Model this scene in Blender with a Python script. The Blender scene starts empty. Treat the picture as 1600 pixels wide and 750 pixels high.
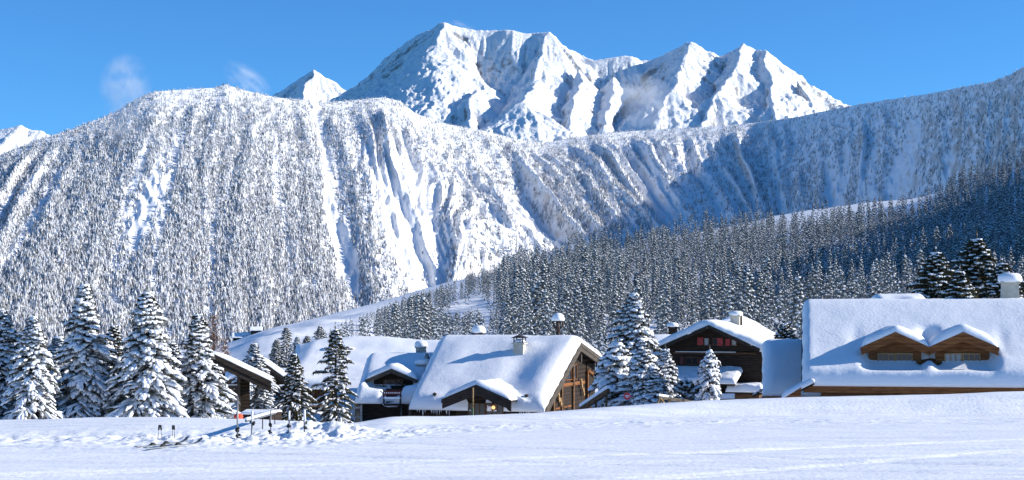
import bpy, math, random
import numpy as np
from mathutils import Vector
# ------------------------------------------------------------------ basics
scn = bpy.context.scene
COL = scn.collection
F, HY = 2400.0, 500.0            # focal length and horizon row, in pixels of the 1600 px photograph

def PX(px, Y): return (px - 800.0) / F * Y
def PZ(py, Y): return (HY - py) / F * Y
def pt(px, py, Y): return (PX(px, Y), Y, PZ(py, Y))
def sstep(a, b, x):
    t = np.clip((x - a) / (b - a), 0, 1)
    return t * t * (3 - 2 * t)

# ---- gradient noise (numpy)
_r = np.random.RandomState(7)
_perm = np.concatenate([_r.permutation(512)] * 3)
_ga = _r.rand(512) * 2 * np.pi

def smooth_tab(xs, ys, sig=45.0):
    d = np.arange(min(xs), max(xs) + 1, 4.0); v = np.interp(d, xs, ys); n = int(3 * sig / 4)
    k = np.exp(-.5 * (np.arange(-n, n + 1) * 4 / sig) ** 2); k /= k.sum()
    return d, np.convolve(np.pad(v, n, mode='edge'), k, 'valid')
_gx, _gy = np.cos(_ga), np.sin(_ga)
def pnoise(x, y):
    x = np.asarray(x, float); y = np.asarray(y, float)
    x, y = np.broadcast_arrays(x, y)
    xi = np.floor(x).astype(int); yi = np.floor(y).astype(int)
    xf = x - xi; yf = y - yi
    xi &= 511; yi &= 511
    u = xf * xf * xf * (xf * (xf * 6 - 15) + 10); v = yf * yf * yf * (yf * (yf * 6 - 15) + 10)
    def g(ix, iy, dx, dy):
        h = _perm[_perm[ix] + iy]
        return _gx[h] * dx + _gy[h] * dy
    a = g(xi, yi, xf, yf); b = g(xi + 1, yi, xf - 1, yf)
    c = g(xi, yi + 1, xf, yf - 1); d = g(xi + 1, yi + 1, xf - 1, yf - 1)
    return ((a + u * (b - a)) + v * ((c + u * (d - c)) - (a + u * (b - a)))) * 1.5
def fbm(x, y, o=4, gain=.5):
    s = 0; a = 1
    for i in range(o):
        s = s + a * pnoise(x * 2 ** i + 17.3 * i, y * 2 ** i - 9.1 * i); a *= gain
    return s
def ridged(x, y, o=4, gain=.5):
    s = 0; a = 1; w = 1
    for i in range(o):
        n = 1 - np.abs(pnoise(x * 2 ** i + 31.7 * i, y * 2 ** i + 5.3 * i))
        n = n * n; s = s + a * n * w; w = np.clip(n * 1.4, 0, 1); a *= gain
    return s

# ------------------------------------------------------------------ materials
def mat(name, col, rough=.7, spec=.3, metal=0.0):
    m = bpy.data.materials.new(name); m.use_nodes = True
    b = m.node_tree.nodes['Principled BSDF']
    b.inputs['Base Color'].default_value = (*col, 1); b.inputs['Roughness'].default_value = rough
    b.inputs['Specular IOR Level'].default_value = spec; b.inputs['Metallic'].default_value = metal
    return m
def nodes(m):
    nt = m.node_tree
    return nt, nt.nodes, nt.links, nt.nodes['Principled BSDF']
def add_noise(m, c1, c2, scale, detail=4, stretch=(1, 1, 1), bump=0.0, bdist=.02, lo=.35, hi=.65, coord='Object'):
    nt, N, L, b = nodes(m)
    tc = N.new('ShaderNodeTexCoord'); mp = N.new('ShaderNodeMapping'); mp.inputs['Scale'].default_value = stretch
    nz = N.new('ShaderNodeTexNoise'); nz.inputs['Scale'].default_value = scale; nz.inputs['Detail'].default_value = detail
    cr = N.new('ShaderNodeValToRGB'); cr.color_ramp.elements[0].position = lo; cr.color_ramp.elements[1].position = hi
    cr.color_ramp.elements[0].color = (*c1, 1); cr.color_ramp.elements[1].color = (*c2, 1)
    L.new(tc.outputs[coord], mp.inputs[0]); L.new(mp.outputs[0], nz.inputs['Vector'])
    L.new(nz.outputs['Fac'], cr.inputs[0]); L.new(cr.outputs[0], b.inputs['Base Color'])
    if bump:
        bp = N.new('ShaderNodeBump'); bp.inputs['Strength'].default_value = bump; bp.inputs['Distance'].default_value = bdist
        L.new(nz.outputs['Fac'], bp.inputs['Height']); L.new(bp.outputs[0], b.inputs['Normal'])
    return m

M = {}
SNOW = (.875, .88, .89)
# groomed piste: streaks along x, fine grain
m = M['piste'] = mat('groomed_snow', SNOW, .55, .35)
nt, N, L, b = nodes(m)
tc = N.new('ShaderNodeTexCoord')
def nz_(scale, stretch, detail=5, rot=0.0):
    mp = N.new('ShaderNodeMapping'); mp.inputs['Scale'].default_value = stretch; mp.inputs['Rotation'].default_value = (0, 0, rot)
    z = N.new('ShaderNodeTexNoise'); z.inputs['Scale'].default_value = scale; z.inputs['Detail'].default_value = detail
    L.new(tc.outputs['Object'], mp.inputs[0]); L.new(mp.outputs[0], z.inputs['Vector']); return z.outputs['Fac']
s1 = nz_(1.0, (.22, 1.5, 1), 6, .16); s2 = nz_(9.0, (1, 1, 1), 4); s3 = nz_(2.0, (.35, 1, 1), 3)
def addm(a, ka, c, kc):
    x = N.new('ShaderNodeMath'); x.operation = 'MULTIPLY'; L.new(a, x.inputs[0]); x.inputs[1].default_value = ka
    y = N.new('ShaderNodeMath'); y.operation = 'MULTIPLY_ADD'; L.new(c, y.inputs[0]); y.inputs[1].default_value = kc
    L.new(x.outputs[0], y.inputs[2]); return y.outputs[0]
h = addm(s1, 2.0, s2, .24); h = addm(h, 1.0, s3, .5)
cr = N.new('ShaderNodeValToRGB'); cr.color_ramp.elements[0].position = .36; cr.color_ramp.elements[1].position = .56
cr.color_ramp.elements[0].color = (.77, .785, .81, 1); cr.color_ramp.elements[1].color = (*SNOW, 1)
s4 = nz_(1.0, (.12, 2.2, 1), 5, .05); L.new(s4, cr.inputs[0]); L.new(cr.outputs[0], b.inputs['Base Color'])      # darker streaks: snow tone variation, and shading of groomed grooves put into the colour
bp = N.new('ShaderNodeBump'); bp.inputs['Strength'].default_value = .6; bp.inputs['Distance'].default_value = .11
L.new(h, bp.inputs['Height']); L.new(bp.outputs[0], b.inputs['Normal'])

def snow_mat(name, scale, strength, dist):
    m = mat(name, SNOW, .55, .3)
    nt, N, L, b = nodes(m)
    tc = N.new('ShaderNodeTexCoord')
    z = N.new('ShaderNodeTexNoise'); z.inputs['Scale'].default_value = scale; z.inputs['Detail'].default_value = 6
    L.new(tc.outputs['Object'], z.inputs['Vector'])
    bp = N.new('ShaderNodeBump'); bp.inputs['Strength'].default_value = strength; bp.inputs['Distance'].default_value = dist
    L.new(z.outputs['Fac'], bp.inputs['Height']); L.new(bp.outputs[0], b.inputs['Normal'])
    return m
M['roof_snow'] = snow_mat('roof_snow', 6.5, .30, .06)
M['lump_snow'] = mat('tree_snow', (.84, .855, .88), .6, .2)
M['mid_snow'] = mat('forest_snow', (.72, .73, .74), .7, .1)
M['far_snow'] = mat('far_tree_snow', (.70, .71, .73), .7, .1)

def mountain_mat(name, nscale, thr, rock, wid=.1, nstr=.3, bscale=None, bstr=.6, bdist=8):
    m = mat(name, SNOW, .7, .15)
    nt, N, L, b = nodes(m)
    tc = N.new('ShaderNodeTexCoord'); ge = N.new('ShaderNodeNewGeometry'); sp = N.new('ShaderNodeSeparateXYZ')
    L.new(ge.outputs['Normal'], sp.inputs[0])
    z = N.new('ShaderNodeTexNoise'); z.inputs['Scale'].default_value = nscale; z.inputs['Detail'].default_value = 8; z.inputs['Roughness'].default_value = .65
    L.new(tc.outputs['Object'], z.inputs['Vector'])
    a = N.new('ShaderNodeMath'); a.operation = 'MULTIPLY_ADD'; a.inputs[1].default_value = nstr * 2; L.new(z.outputs['Fac'], a.inputs[0]); L.new(sp.outputs['Z'], a.inputs[2])
    cr = N.new('ShaderNodeMapRange'); cr.inputs['From Min'].default_value = thr + nstr - wid; cr.inputs['From Max'].default_value = thr + nstr + wid
    L.new(a.outputs[0], cr.inputs['Value'])
    mx = N.new('ShaderNodeMix'); mx.data_type = 'RGBA'; mx.inputs['A'].default_value = (*rock, 1); mx.inputs['B'].default_value = (*SNOW, 1)
    L.new(cr.outputs['Result'], mx.inputs['Factor']); L.new(mx.outputs['Result'], b.inputs['Base Color'])
    z2 = N.new('ShaderNodeTexNoise'); z2.inputs['Scale'].default_value = bscale or nscale * 3; z2.inputs['Detail'].default_value = 8; z2.inputs['Roughness'].default_value = .6
    L.new(tc.outputs['Object'], z2.inputs['Vector'])
    bp = N.new('ShaderNodeBump'); bp.inputs['Strength'].default_value = bstr; bp.inputs['Distance'].default_value = bdist
    L.new(z2.outputs['Fac'], bp.inputs['Height']); L.new(bp.outputs[0], b.inputs['Normal'])
    return m
M['massif'] = mountain_mat('peak_snow_and_rock', .03, .47, (.30, .295, .30), .10, .42, .05, .9, 12)
M['wooded_mountain'] = mountain_mat('mountain_snow', .03, .40, (.40, .37, .34), .16, .3, .05, .5, 5)

def wood(name, c1, c2, scale=3.0, plank=1.6, axis='Z', bump=.5):
    m = mat(name, c1, .75, .25)
    add_noise(m, c1, c2, scale, 5, (1, 1, 6) if axis != 'Z' else (.6, .6, 5))
    nt, N, L, b = nodes(m)
    tc = N.new('ShaderNodeTexCoord'); w = N.new('ShaderNodeTexWave'); w.bands_direction = axis
    w.inputs['Scale'].default_value = plank; w.inputs['Distortion'].default_value = .6
    L.new(tc.outputs['Object'], w.inputs['Vector'])
    bp = N.new('ShaderNodeBump'); bp.inputs['Strength'].default_value = bump; bp.inputs['Distance'].default_value = .05
    L.new(w.outputs['Fac'], bp.inputs['Height']); L.new(bp.outputs[0], b.inputs['Normal'])
    return m
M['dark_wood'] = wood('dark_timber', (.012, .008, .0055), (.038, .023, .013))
M['brown_wood'] = wood('brown_timber', (.07, .036, .016), (.15, .078, .035))
M['orange_wood'] = wood('orange_timber', (.14, .050, .015), (.26, .105, .034))
M['barge_wood'] = wood('weathered_barge_board', (.045, .036, .028), (.10, .082, .065), axis='X', plank=.4)
M['dark_barge'] = wood('dark_barge_board', (.018, .013, .010), (.045, .034, .026), axis='X', plank=.4)
M['pale_wood'] = wood('pale_timber', (.22, .13, .06), (.42, .27, .13))
M['stucco'] = add_noise(mat('cream_render', (.5, .46, .38), .85), (.46, .42, .34), (.58, .54, .46), 3)
M['stone'] = add_noise(mat('pale_stone', (.4, .38, .34), .9), (.22, .20, .17), (.5, .47, .42), 5, bump=.6)
M['glass'] = mat('dark_window_glass', (.02, .025, .03), .08, .6)
M['pale_glass'] = mat('curtained_window_glass', (.30, .31, .32), .15, .5)
M['red'] = add_noise(mat('red_shutter_paint', (.30, .03, .035), .6), (.26, .025, .03), (.36, .05, .05), 6)
M['sign_red'] = mat('red_sign_paint', (.62, .05, .06), .4)
M['white_paint'] = mat('white_paint', (.8, .8, .8), .5)
M['panel'] = mat('orange_red_fabric', (.75, .09, .04), .6)
M['metal'] = mat('grey_metal', (.22, .23, .24), .45, .5, .6)
M['black'] = mat('black_plastic', (.02, .02, .022), .5)
M['iron'] = mat('dark_iron', (.05, .035, .03), .6, .4, .3)
M['green_pole'] = mat('green_painted_pole', (.10, .16, .08), .5)
M['fascia'] = wood('dark_fascia', (.018, .012, .009), (.035, .024, .016))
M['needles'] = add_noise(mat('spruce_needles', (.04, .05, .03), .8, .1), (.030, .034, .020), (.105, .092, .055), 2.2, lo=.3, hi=.7)
M['needles_frost'] = add_noise(mat('frosted_spruce_needles', (.1, .1, .08), .85, .1), (.040, .040, .024), (.42, .42, .42), 1.9, detail=6, lo=.46, hi=.66)
M['needles_mid'] = add_noise(mat('forest_needles', (.035, .045, .03), .8, .1), (.034, .044, .042), (.22, .24, .245), 1.7, lo=.3, hi=.7)
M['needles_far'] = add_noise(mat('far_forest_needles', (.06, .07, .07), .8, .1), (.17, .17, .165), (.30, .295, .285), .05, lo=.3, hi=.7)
M['bark'] = add_noise(mat('spruce_bark', (.06, .045, .035), .9), (.035, .026, .02), (.09, .07, .055), 8)
M['rust_twig'] = mat('rusty_twigs', (.16, .075, .045), .8)

# ------------------------------------------------------------------ object helpers
def link(o, parent=None):
    COL.objects.link(o)
    if parent is not None: o.parent = parent
    return o
def tag(o, label=None, cat=None, group=None, kind=None):
    if label: o['label'] = label
    if cat: o['category'] = cat
    if group: o['group'] = group
    if kind: o['kind'] = kind
    return o
def empty(name, loc, rz=0.0, label=None, cat=None, group=None):
    o = bpy.data.objects.new(name, None); o.location = loc; o.rotation_euler = (0, 0, rz); o.empty_display_size = .5
    link(o); return tag(o, label, cat, group)
def mesh_np(name, V, Fc, mats, midx=None, smooth=False):
    """V (n,3); Fc (m,k) uniform polygons"""
    V = np.asarray(V, np.float32); Fc = np.asarray(Fc, np.int32)
    me = bpy.data.meshes.new(name); n, k = Fc.shape
    me.vertices.add(len(V)); me.vertices.foreach_set('co', V.ravel())
    me.loops.add(n * k); me.loops.foreach_set('vertex_index', Fc.ravel())
    me.polygons.add(n); me.polygons.foreach_set('loop_start', np.arange(0, n * k, k, dtype=np.int32))
    try: me.polygons.foreach_set('loop_total', np.full(n, k, np.int32))
    except Exception: pass
    for mm in mats: me.materials.append(mm)
    if midx is not None: me.polygons.foreach_set('material_index', np.asarray(midx, np.int32))
    me.polygons.foreach_set('use_smooth', np.full(n, bool(smooth)) if not hasattr(smooth, '__len__') else np.asarray(smooth, bool))
    me.update(calc_edges=True); me.validate()
    return me
def obj(name, me, parent=None, loc=(0, 0, 0), rz=0.0):
    o = bpy.data.objects.new(name, me); o.location = loc; o.rotation_euler = (0, 0, rz)
    return link(o, parent)
def grid_faces(nr, nc):
    i = np.arange(nr - 1)[:, None] * nc + np.arange(nc - 1)[None, :]
    return np.stack([i, i + 1, i + nc + 1, i + nc], -1).reshape(-1, 4)

class MB:
    def __init__(s): s.v = []; s.f = []; s.m = []; s.mats = []; s.s = []
    def _mi(s, mm):
        if mm not in s.mats: s.mats.append(mm)
        return s.mats.index(mm)
    def add(s, vs, fs, mm, smooth=False):
        o = len(s.v); s.v += [tuple(map(float, p)) for p in vs]; i = s._mi(mm)
        for f in fs: s.f.append([o + k for k in f]); s.m.append(i); s.s.append(smooth)
        return s
    def box(s, a, b, mm):
        (x0, y0, z0), (x1, y1, z1) = a, b
        x0, x1 = min(x0, x1), max(x0, x1); y0, y1 = min(y0, y1), max(y0, y1); z0, z1 = min(z0, z1), max(z0, z1)
        return s.add([(x0, y0, z0), (x1, y0, z0), (x1, y1, z0), (x0, y1, z0), (x0, y0, z1), (x1, y0, z1), (x1, y1, z1), (x0, y1, z1)],
                     [(3, 2, 1, 0), (4, 5, 6, 7), (0, 1, 5, 4), (1, 2, 6, 5), (2, 3, 7, 6), (3, 0, 4, 7)], mm)
    def slab(s, q, d, mm):
        """closed slab: polygon q (points) extruded by vector d"""
        n = len(q); d = Vector(d); q = [Vector(p) for p in q]
        vs = q + [p + d for p in q]
        fs = [tuple(range(n))[::-1], tuple(range(n, 2 * n))] + [(i, (i + 1) % n, n + (i + 1) % n, n + i) for i in range(n)]
        return s.add(vs, fs, mm)
    def bar(s, p, q, w, h, mm, up=(0, 0, 1)):
        p, q = Vector(p), Vector(q); d = (q - p).normalized(); u = Vector(up)
        sd = d.cross(u)
        if sd.length < 1e-4: sd = d.cross(Vector((0, 1, 0)))
        sd.normalize(); u = sd.cross(d).normalized()
        a = [p + sd * (i * w / 2) + u * (j * h / 2) for i, j in ((-1, -1), (1, -1), (1, 1), (-1, 1))]
        return s.slab(a, q - p, mm)
    def tube(s, pts, rad, mm, n=8):
        pts = [Vector(p) for p in pts]; rad = rad if hasattr(rad, '__len__') else [rad] * len(pts)
        vs = []; fs = []
        for i, p in enumerate(pts):
            d = (pts[min(i + 1, len(pts) - 1)] - pts[max(i - 1, 0)]).normalized()
            a = d.cross(Vector((0, 1, 0)) if abs(d.y) < .9 else Vector((1, 0, 0))).normalized(); b = d.cross(a)
            for k in range(n):
                t = 2 * math.pi * k / n; vs.append(p + (a * math.cos(t) + b * math.sin(t)) * rad[i])
        for i in range(len(pts) - 1):
            for k in range(n): fs.append((i * n + k, i * n + (k + 1) % n, (i + 1) * n + (k + 1) % n, (i + 1) * n + k))
        fs += [tuple(range(n))[::-1], tuple(range((len(pts) - 1) * n, len(pts) * n))]
        return s.add(vs, fs, mm, True)
    def lathe(s, prof, mm, c=(0, 0, 0), n=16, wob=0.0, seed=0):
        rr = random.Random(seed); vs = []; fs = []
        for r, z in prof:
            for k in range(n):
                t = 2 * math.pi * k / n; q = r * (1 + wob * rr.uniform(-1, 1))
                vs.append((c[0] + q * math.cos(t), c[1] + q * math.sin(t), c[2] + z))
        m_ = len(prof)
        for i in range(m_ - 1):
            for k in range(n): fs.append((i * n + k, i * n + (k + 1) % n, (i + 1) * n + (k + 1) % n, (i + 1) * n + k))
        fs += [tuple(range(n))[::-1], tuple(range((m_ - 1) * n, m_ * n))]
        return s.add(vs, fs, mm, True)
    def build(s, name, parent=None, loc=(0, 0, 0), rz=0.0):
        me = bpy.data.meshes.new(name); me.from_pydata(s.v, [], s.f)
        for mm in s.mats: me.materials.append(mm)
        me.polygons.foreach_set('material_index', s.m); me.polygons.foreach_set('use_smooth', s.s)
        me.update()
        return obj(name, me, parent, loc, rz)

# ------------------------------------------------------------------ camera, light, world
cam = bpy.data.cameras.new('camera'); cam.sensor_width = 36; cam.lens = 36 * F / 1600; cam.shift_y = (HY - 375) / 1600
cam.clip_start = .5; cam.clip_end = 40000
co = bpy.data.objects.new('camera', cam); co.rotation_euler = (math.pi / 2, 0, 0); link(co); scn.camera = co

EL, AZ = math.radians(22), math.radians(1)      # sun: to the right (+x), turned AZ towards the distance (+y)
sun = bpy.data.lights.new('sun', 'SUN'); sun.energy = 5.0; sun.angle = math.radians(.5); sun.color = (1, .95, .87)
so = bpy.data.objects.new('sun', sun); link(so)
sd = Vector((math.cos(EL) * math.cos(AZ), math.cos(EL) * math.sin(AZ), math.sin(EL)))
so.rotation_euler = sd.to_track_quat('Z', 'Y').to_euler(); so.location = (60, 0, 60)
w = bpy.data.worlds.new('World'); scn.world = w; w.use_nodes = True
bg = w.node_tree.nodes['Background']
sk = w.node_tree.nodes.new('ShaderNodeTexSky'); sk.sky_type = 'NISHITA'; sk.sun_disc = False
sk.sun_elevation = EL; sk.sun_rotation = math.pi / 2 - AZ
sk.altitude = 1900; sk.air_density = 1.0; sk.dust_density = .1; sk.ozone_density = 4.0
tint = w.node_tree.nodes.new('ShaderNodeMix'); tint.data_type = 'RGBA'; tint.blend_type = 'MULTIPLY'
tint.inputs['Factor'].default_value = 1.0; tint.inputs['B'].default_value = (.43, .875, 1.21, 1)   # thin, very clear winter air
w.node_tree.links.new(sk.outputs[0], tint.inputs['A']); w.node_tree.links.new(tint.outputs['Result'], bg.inputs[0])
bg.inputs[1].default_value = .103
scn.view_settings.view_transform = 'Standard'; scn.view_settings.look = 'None'
scn.view_settings.exposure = .54; scn.view_settings.gamma = 1.0
scn.cycles.volume_bounces = 4; scn.cycles.max_bounces = 8; scn.cycles.diffuse_bounces = 3

# ------------------------------------------------------------------ near ground: piste, bank, village, valley hill
_cx = [-700, 0, 250, 430, 540, 575, 610, 700, 840, 960, 1100, 1250, 1450, 1600, 2300]
_cy = [669, 665, 658, 662, 668, 664, 655, 654, 648, 637, 628, 622, 619, 613, 592]
_cd = [40, 40, 40, 40, 41, 42, 43, 45, 47, 48.5, 49.5, 50, 50, 50, 50]
_vx = [-700, 0, 300, 400, 700, 1000, 1150, 1600, 2400]
_vz = [-5.2, -5.3, -5.5, -6.2, -8, -8, -7.5, -7, -6]
_kx = [-900, 0, 340, 400, 500, 600, 700, 830, 950, 1150, 1250, 1450, 1520, 1600, 1750, 2000, 2400]
_ky = [600, 560, 545, 520, 497, 471, 441, 416, 391, 351, 328, 306, 284, 258, 205, 105, -60]
_kd = [500, 520, 560, 600, 800, 1000, 1200, 1300, 1400, 1550, 1600, 1560, 1530, 1500, 1450, 1400, 1300]
_vt = smooth_tab(_vx, _vz, 90); _kzt = smooth_tab(_kx, [(HY - y) / F * d for y, d in zip(_ky, _kd)], 26); _kdt = smooth_tab(_kx, _kd, 30)
_cyt = smooth_tab(_cx, _cy, 14); _cdt = smooth_tab(_cx, _cd, 30); _pwt = smooth_tab([-900, 300, 500, 800, 1100, 2400], [1.0, 1.0, 1.2, 1.8, 2.0, 2.0], 90)
def ground(x, Y, detail=True):
    x = np.asarray(x, float); Y = np.asarray(Y, float)
    px = np.clip(800 + F * x / np.maximum(Y, 20), -900, 2400)
    Yc = np.interp(px, *_cdt); zc = (HY - np.interp(px, *_cyt)) / F * Yc
    zp = -1.9 - .0233 * Y
    b = sstep(Yc - np.interp(px, [500, 800], [3.2, 2.0]), Yc, Y)
    z = zp * (1 - b) + zc * b
    zv = np.interp(px, *_vt)
    w = sstep(Yc, Yc + 30, Y)
    z = np.where(Y > Yc, zc + (zv - zc) * w, z)
    Yk = np.interp(px, *_kdt); zk = np.interp(px, *_kzt)
    pw = np.interp(px, *_pwt)
    q = np.clip((Y - 170) / (Yk - 170), 0, 1)
    dip = -2.0 * np.exp(-((Y - 300) / 110.) ** 2) * sstep(150, 200, Y)
    zh = zv + dip + (zk - zv) * q ** pw
    z = np.where(Y > 170, zh, z)
    over = np.maximum(Y - Yk, 0)
    z = np.where(Y > Yk, np.maximum(zk - .0006 * over ** 2 * (over < 400) - (over >= 400) * (96 + .48 * (over - 400)), -320), z)
    # unseen knolls added beyond the right edge of the view, to shade the hill forest
    z = z + 118 * np.exp(-((x - 500) / 105.) ** 2 - ((Y - 690) / 190.) ** 2) + 70 * np.exp(-((x - 640) / 130.) ** 2 - ((Y - 1000) / 230.) ** 2)
    if detail:
        near = sstep(62, 25, Y)
        # churned strip in front of the bank, chunkier towards the left
        foot = Yc - 4.5
        strip = np.exp(-((Y - foot + .5) / 2.6) ** 2)
        amp = np.interp(px, [0, 200, 300, 480, 560, 700, 900, 1600], [.07, .08, .12, .14, .10, .05, .045, .04])
        ch = np.maximum(fbm(x * 2.3, Y * 2.0, 4, .6), -.3) + .6 * np.maximum(pnoise(x * 1.1 + 9, Y * .9), 0)
        z = z + strip * amp * ch * near
        hump = sstep(420, 470, px) * sstep(600, 520, px) * np.exp(-((Y - Yc + 2.2) / 2.4) ** 2)
        z = z + hump * .22 * np.maximum(fbm(x * 1.2 + 4, Y * 1.2, 4, .6) + .25, -.1)
        # an old track groove along the left bank
        gy = Yc - 3.0 + .5 * np.sin(x * .35)
        z = z - .16 * np.exp(-((Y - gy) / .35) ** 2) * sstep(420, 300, px) * near
        for x0, k, w_, d_ in ((-3.4, 1.9, .10, .035), (-2.9, 1.9, .10, .035), (2.2, -2.6, .12, .03), (5.5, 1.3, .09, .03), (6.1, 1.28, .09, .03), (.5, 3.4, .16, .03), (8, -1.7, .1, .03)):
            t = x - x0 - k * (Y - 27) - .5 * np.sin((Y - 20) * .5 + x0)
            z = z - d_ * np.exp(-(t / (w_ * (1 + abs(k)))) ** 2) * sstep(Yc - 5, Yc - 8, Y) * near
        z = z + .010 * fbm(x * .5, Y * 5.0, 3) * near + .02 * fbm(x * .3, Y * .6, 3) * near
        z = z + .025 * fbm(x * .35 + 3, Y * .45, 3) * sstep(38, 44, Y) * sstep(70, 50, Y)
        v = sstep(70, 110, Y)
        z = z + v * (.35 * fbm(x / 9., Y / 9., 3)) * sstep(700, 300, Y) + sstep(250, 500, Y) * 5.0 * fbm(x / 80., Y / 120., 4) * (1 - sstep(Yk * .75, Yk * .92, Y) * .9)
    return z
rows = np.unique(np.concatenate([np.linspace(-45, 20, 24), np.arange(20, 54, .085), np.linspace(54, 110, 60), np.linspace(110, 320, 70), np.geomspace(320, 3000, 130)]))
c = np.linspace(-1, 1, 900); uu = .37 * c + 1.1 * c ** 7
UU, YY = np.meshgrid(uu, rows)
XX = UU * np.maximum(YY + 12 * sstep(60, 20, YY), 34)
ZZ = ground(XX, YY)
g = obj('snow_field', mesh_np('snow_field', np.stack([XX, YY, ZZ], -1).reshape(-1, 3), grid_faces(len(rows), 900), [M['piste']], smooth=True))
tag(g, 'groomed snow slope and snowy valley hill under the village', 'snow', kind='structure')

# ------------------------------------------------------------------ wooded mountain
_mx = [-900, -400, 0, 60, 120, 180, 215, 240, 300, 335, 352, 385, 430, 480, 520, 600, 625, 650, 700, 760, 800, 850, 900, 950, 1000, 1060, 1120, 1180, 1250, 1300, 1350, 1400, 1450, 1500, 1550, 1580, 1600, 1640, 1700, 1900, 2300]
_my = [420, 330, 242, 219, 199, 175, 154, 143, 139, 137, 132, 142, 152, 157, 159, 152, 158, 178, 194, 205, 216, 223, 214, 207, 204, 201, 197, 192, 182, 171, 162, 154, 147, 137, 128, 116, 104, 92, 70, 10, -120]
_md = np.interp(_mx, [-900, 0, 240, 430, 640, 850, 1000, 1200, 1400, 1600, 1900, 2300], [2600, 3200, 3500, 3720, 3980, 4380, 4560, 4600, 4000, 3050, 2350, 1900])
_fx = [-900, 0, 600, 850, 1220, 1400, 1600, 1900, 2300]; _fd = [1700, 2100, 2600, 2850, 3200, 2750, 2050, 1600, 1400]
# offset (px) that a stream line starting at ridge position s has gained at the foot
_ss = [-900, 0, 120, 230, 330, 430, 520, 600, 660, 760, 850, 950, 1050, 1150, 1250, 1350, 1500, 1700, 2300]
_so = [-420, -330, -280, -190, -60, 40, 90, 160, 300, 330, 330, 270, 210, 110, 30, -20, -60, -100, -100]
_dense = np.linspace(-900, 2300, 1300)
def s_of(px, d):
    """ridge coordinate of the stream line through column px at down-fraction d (arrays)"""
    px = np.asarray(px, float); d = np.asarray(d, float)
    s = px.copy()
    off = np.interp(_dense, _ss, _so)
    for _ in range(12): s = px - np.interp(s, _dense, off) * d ** 1.15
    return s
def mtn_point(px, t):
    """px column, t: 0 foot .. 1 ridge -> x, Y, z"""
    d = 1 - np.clip(t, 0, 1)
    Yr = np.interp(px, _mx, _md); Yf = np.interp(px, _fx, _fd)
    zr = (HY - np.interp(px, _mx, _my)) / F * Yr
    zf = -130.0
    tt = np.clip(t, 0, 1)
    Y = Yf + (Yr - Yf) * tt
    prof = tt * (.92 + .08 * tt)
    z = zf + (zr - zf) * prof
    s = s_of(px, d)
    s2 = s + 12 * pnoise(s / 80., d * 3.2) + 4 * pnoise(s / 26. + 7, d * 8)
    env = sstep(0.0, .16, d) * (1 - .3 * d)
    big = np.interp(s, [0, 300, 420, 520, 620, 700, 820, 1000, 1250, 1400, 1600], [18, 15, 20, 30, 42, 48, 42, 46, 40, 28, 20])
    g1 = 1 - np.abs(pnoise(s2 / 52., d * 1.1)) * 2.0
    g2 = 1 - np.abs(pnoise(s2 / 21. + 40, d * 2.2 + 3)) * 2.0
    g3 = 1 - np.abs(pnoise(s2 / 8. + 90, d * 6 + 1)) * 2.0
    bare = bare_w(s, d)
    big = big * np.clip(.75 + .9 * pnoise(s / 120. + 11, d * 1.6 + 2) + .35 * pnoise(s / 45. + 3, d * 3.5), .15, 1.5)
    z = z + env * (big * g1 * (1 - .25 * bare) + big * (.36 + .3 * bare) * g2 + big * (.10 + .22 * bare) * g3) - env * big * .5
    z = z + 5 * (ridged(px / 20., t * 12, 4) - 1) * sstep(0, .1, d)
    over = np.maximum(t - 1, 0)
    Y = Y + over * 900; z = z - over * 420
    return px2x(px, Y), Y, z, s, d
def px2x(px, Y): return (px - 800) / F * Y
def bare_w(s, d):
    """0..1 how treeless: the eroded flank in the middle, gullies"""
    c = np.exp(-((s - 590) / 70.) ** 2) * sstep(.12, .3, d) * sstep(.95, .8, d)
    c = c + .9 * np.exp(-((s - 700) / 34.) ** 2) * sstep(.22, .36, d)
    c = c + .55 * np.exp(-((s - 1000) / 150.) ** 2) * sstep(.03, .12, d)
    return np.clip(c, 0, 1)
pxs = np.arange(-700, 2250, 2.2)
ts = np.concatenate([np.linspace(0, .94, 300), np.linspace(.9425, 1.0, 26), np.array([1.01, 1.03, 1.08, 1.2, 1.5])])
PXg, Tg = np.meshgrid(pxs, ts)
mx_, my_, mz_, ms_, md_ = mtn_point(PXg, Tg)
o = obj('mountain', mesh_np('mountain', np.stack([mx_, my_, mz_], -1).reshape(-1, 3), grid_faces(len(ts), len(pxs)), [M['wooded_mountain']], smooth=True))
tag(o, 'long snowy mountain flank with avalanche gullies across the whole valley', 'mountain', kind='structure')

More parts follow.
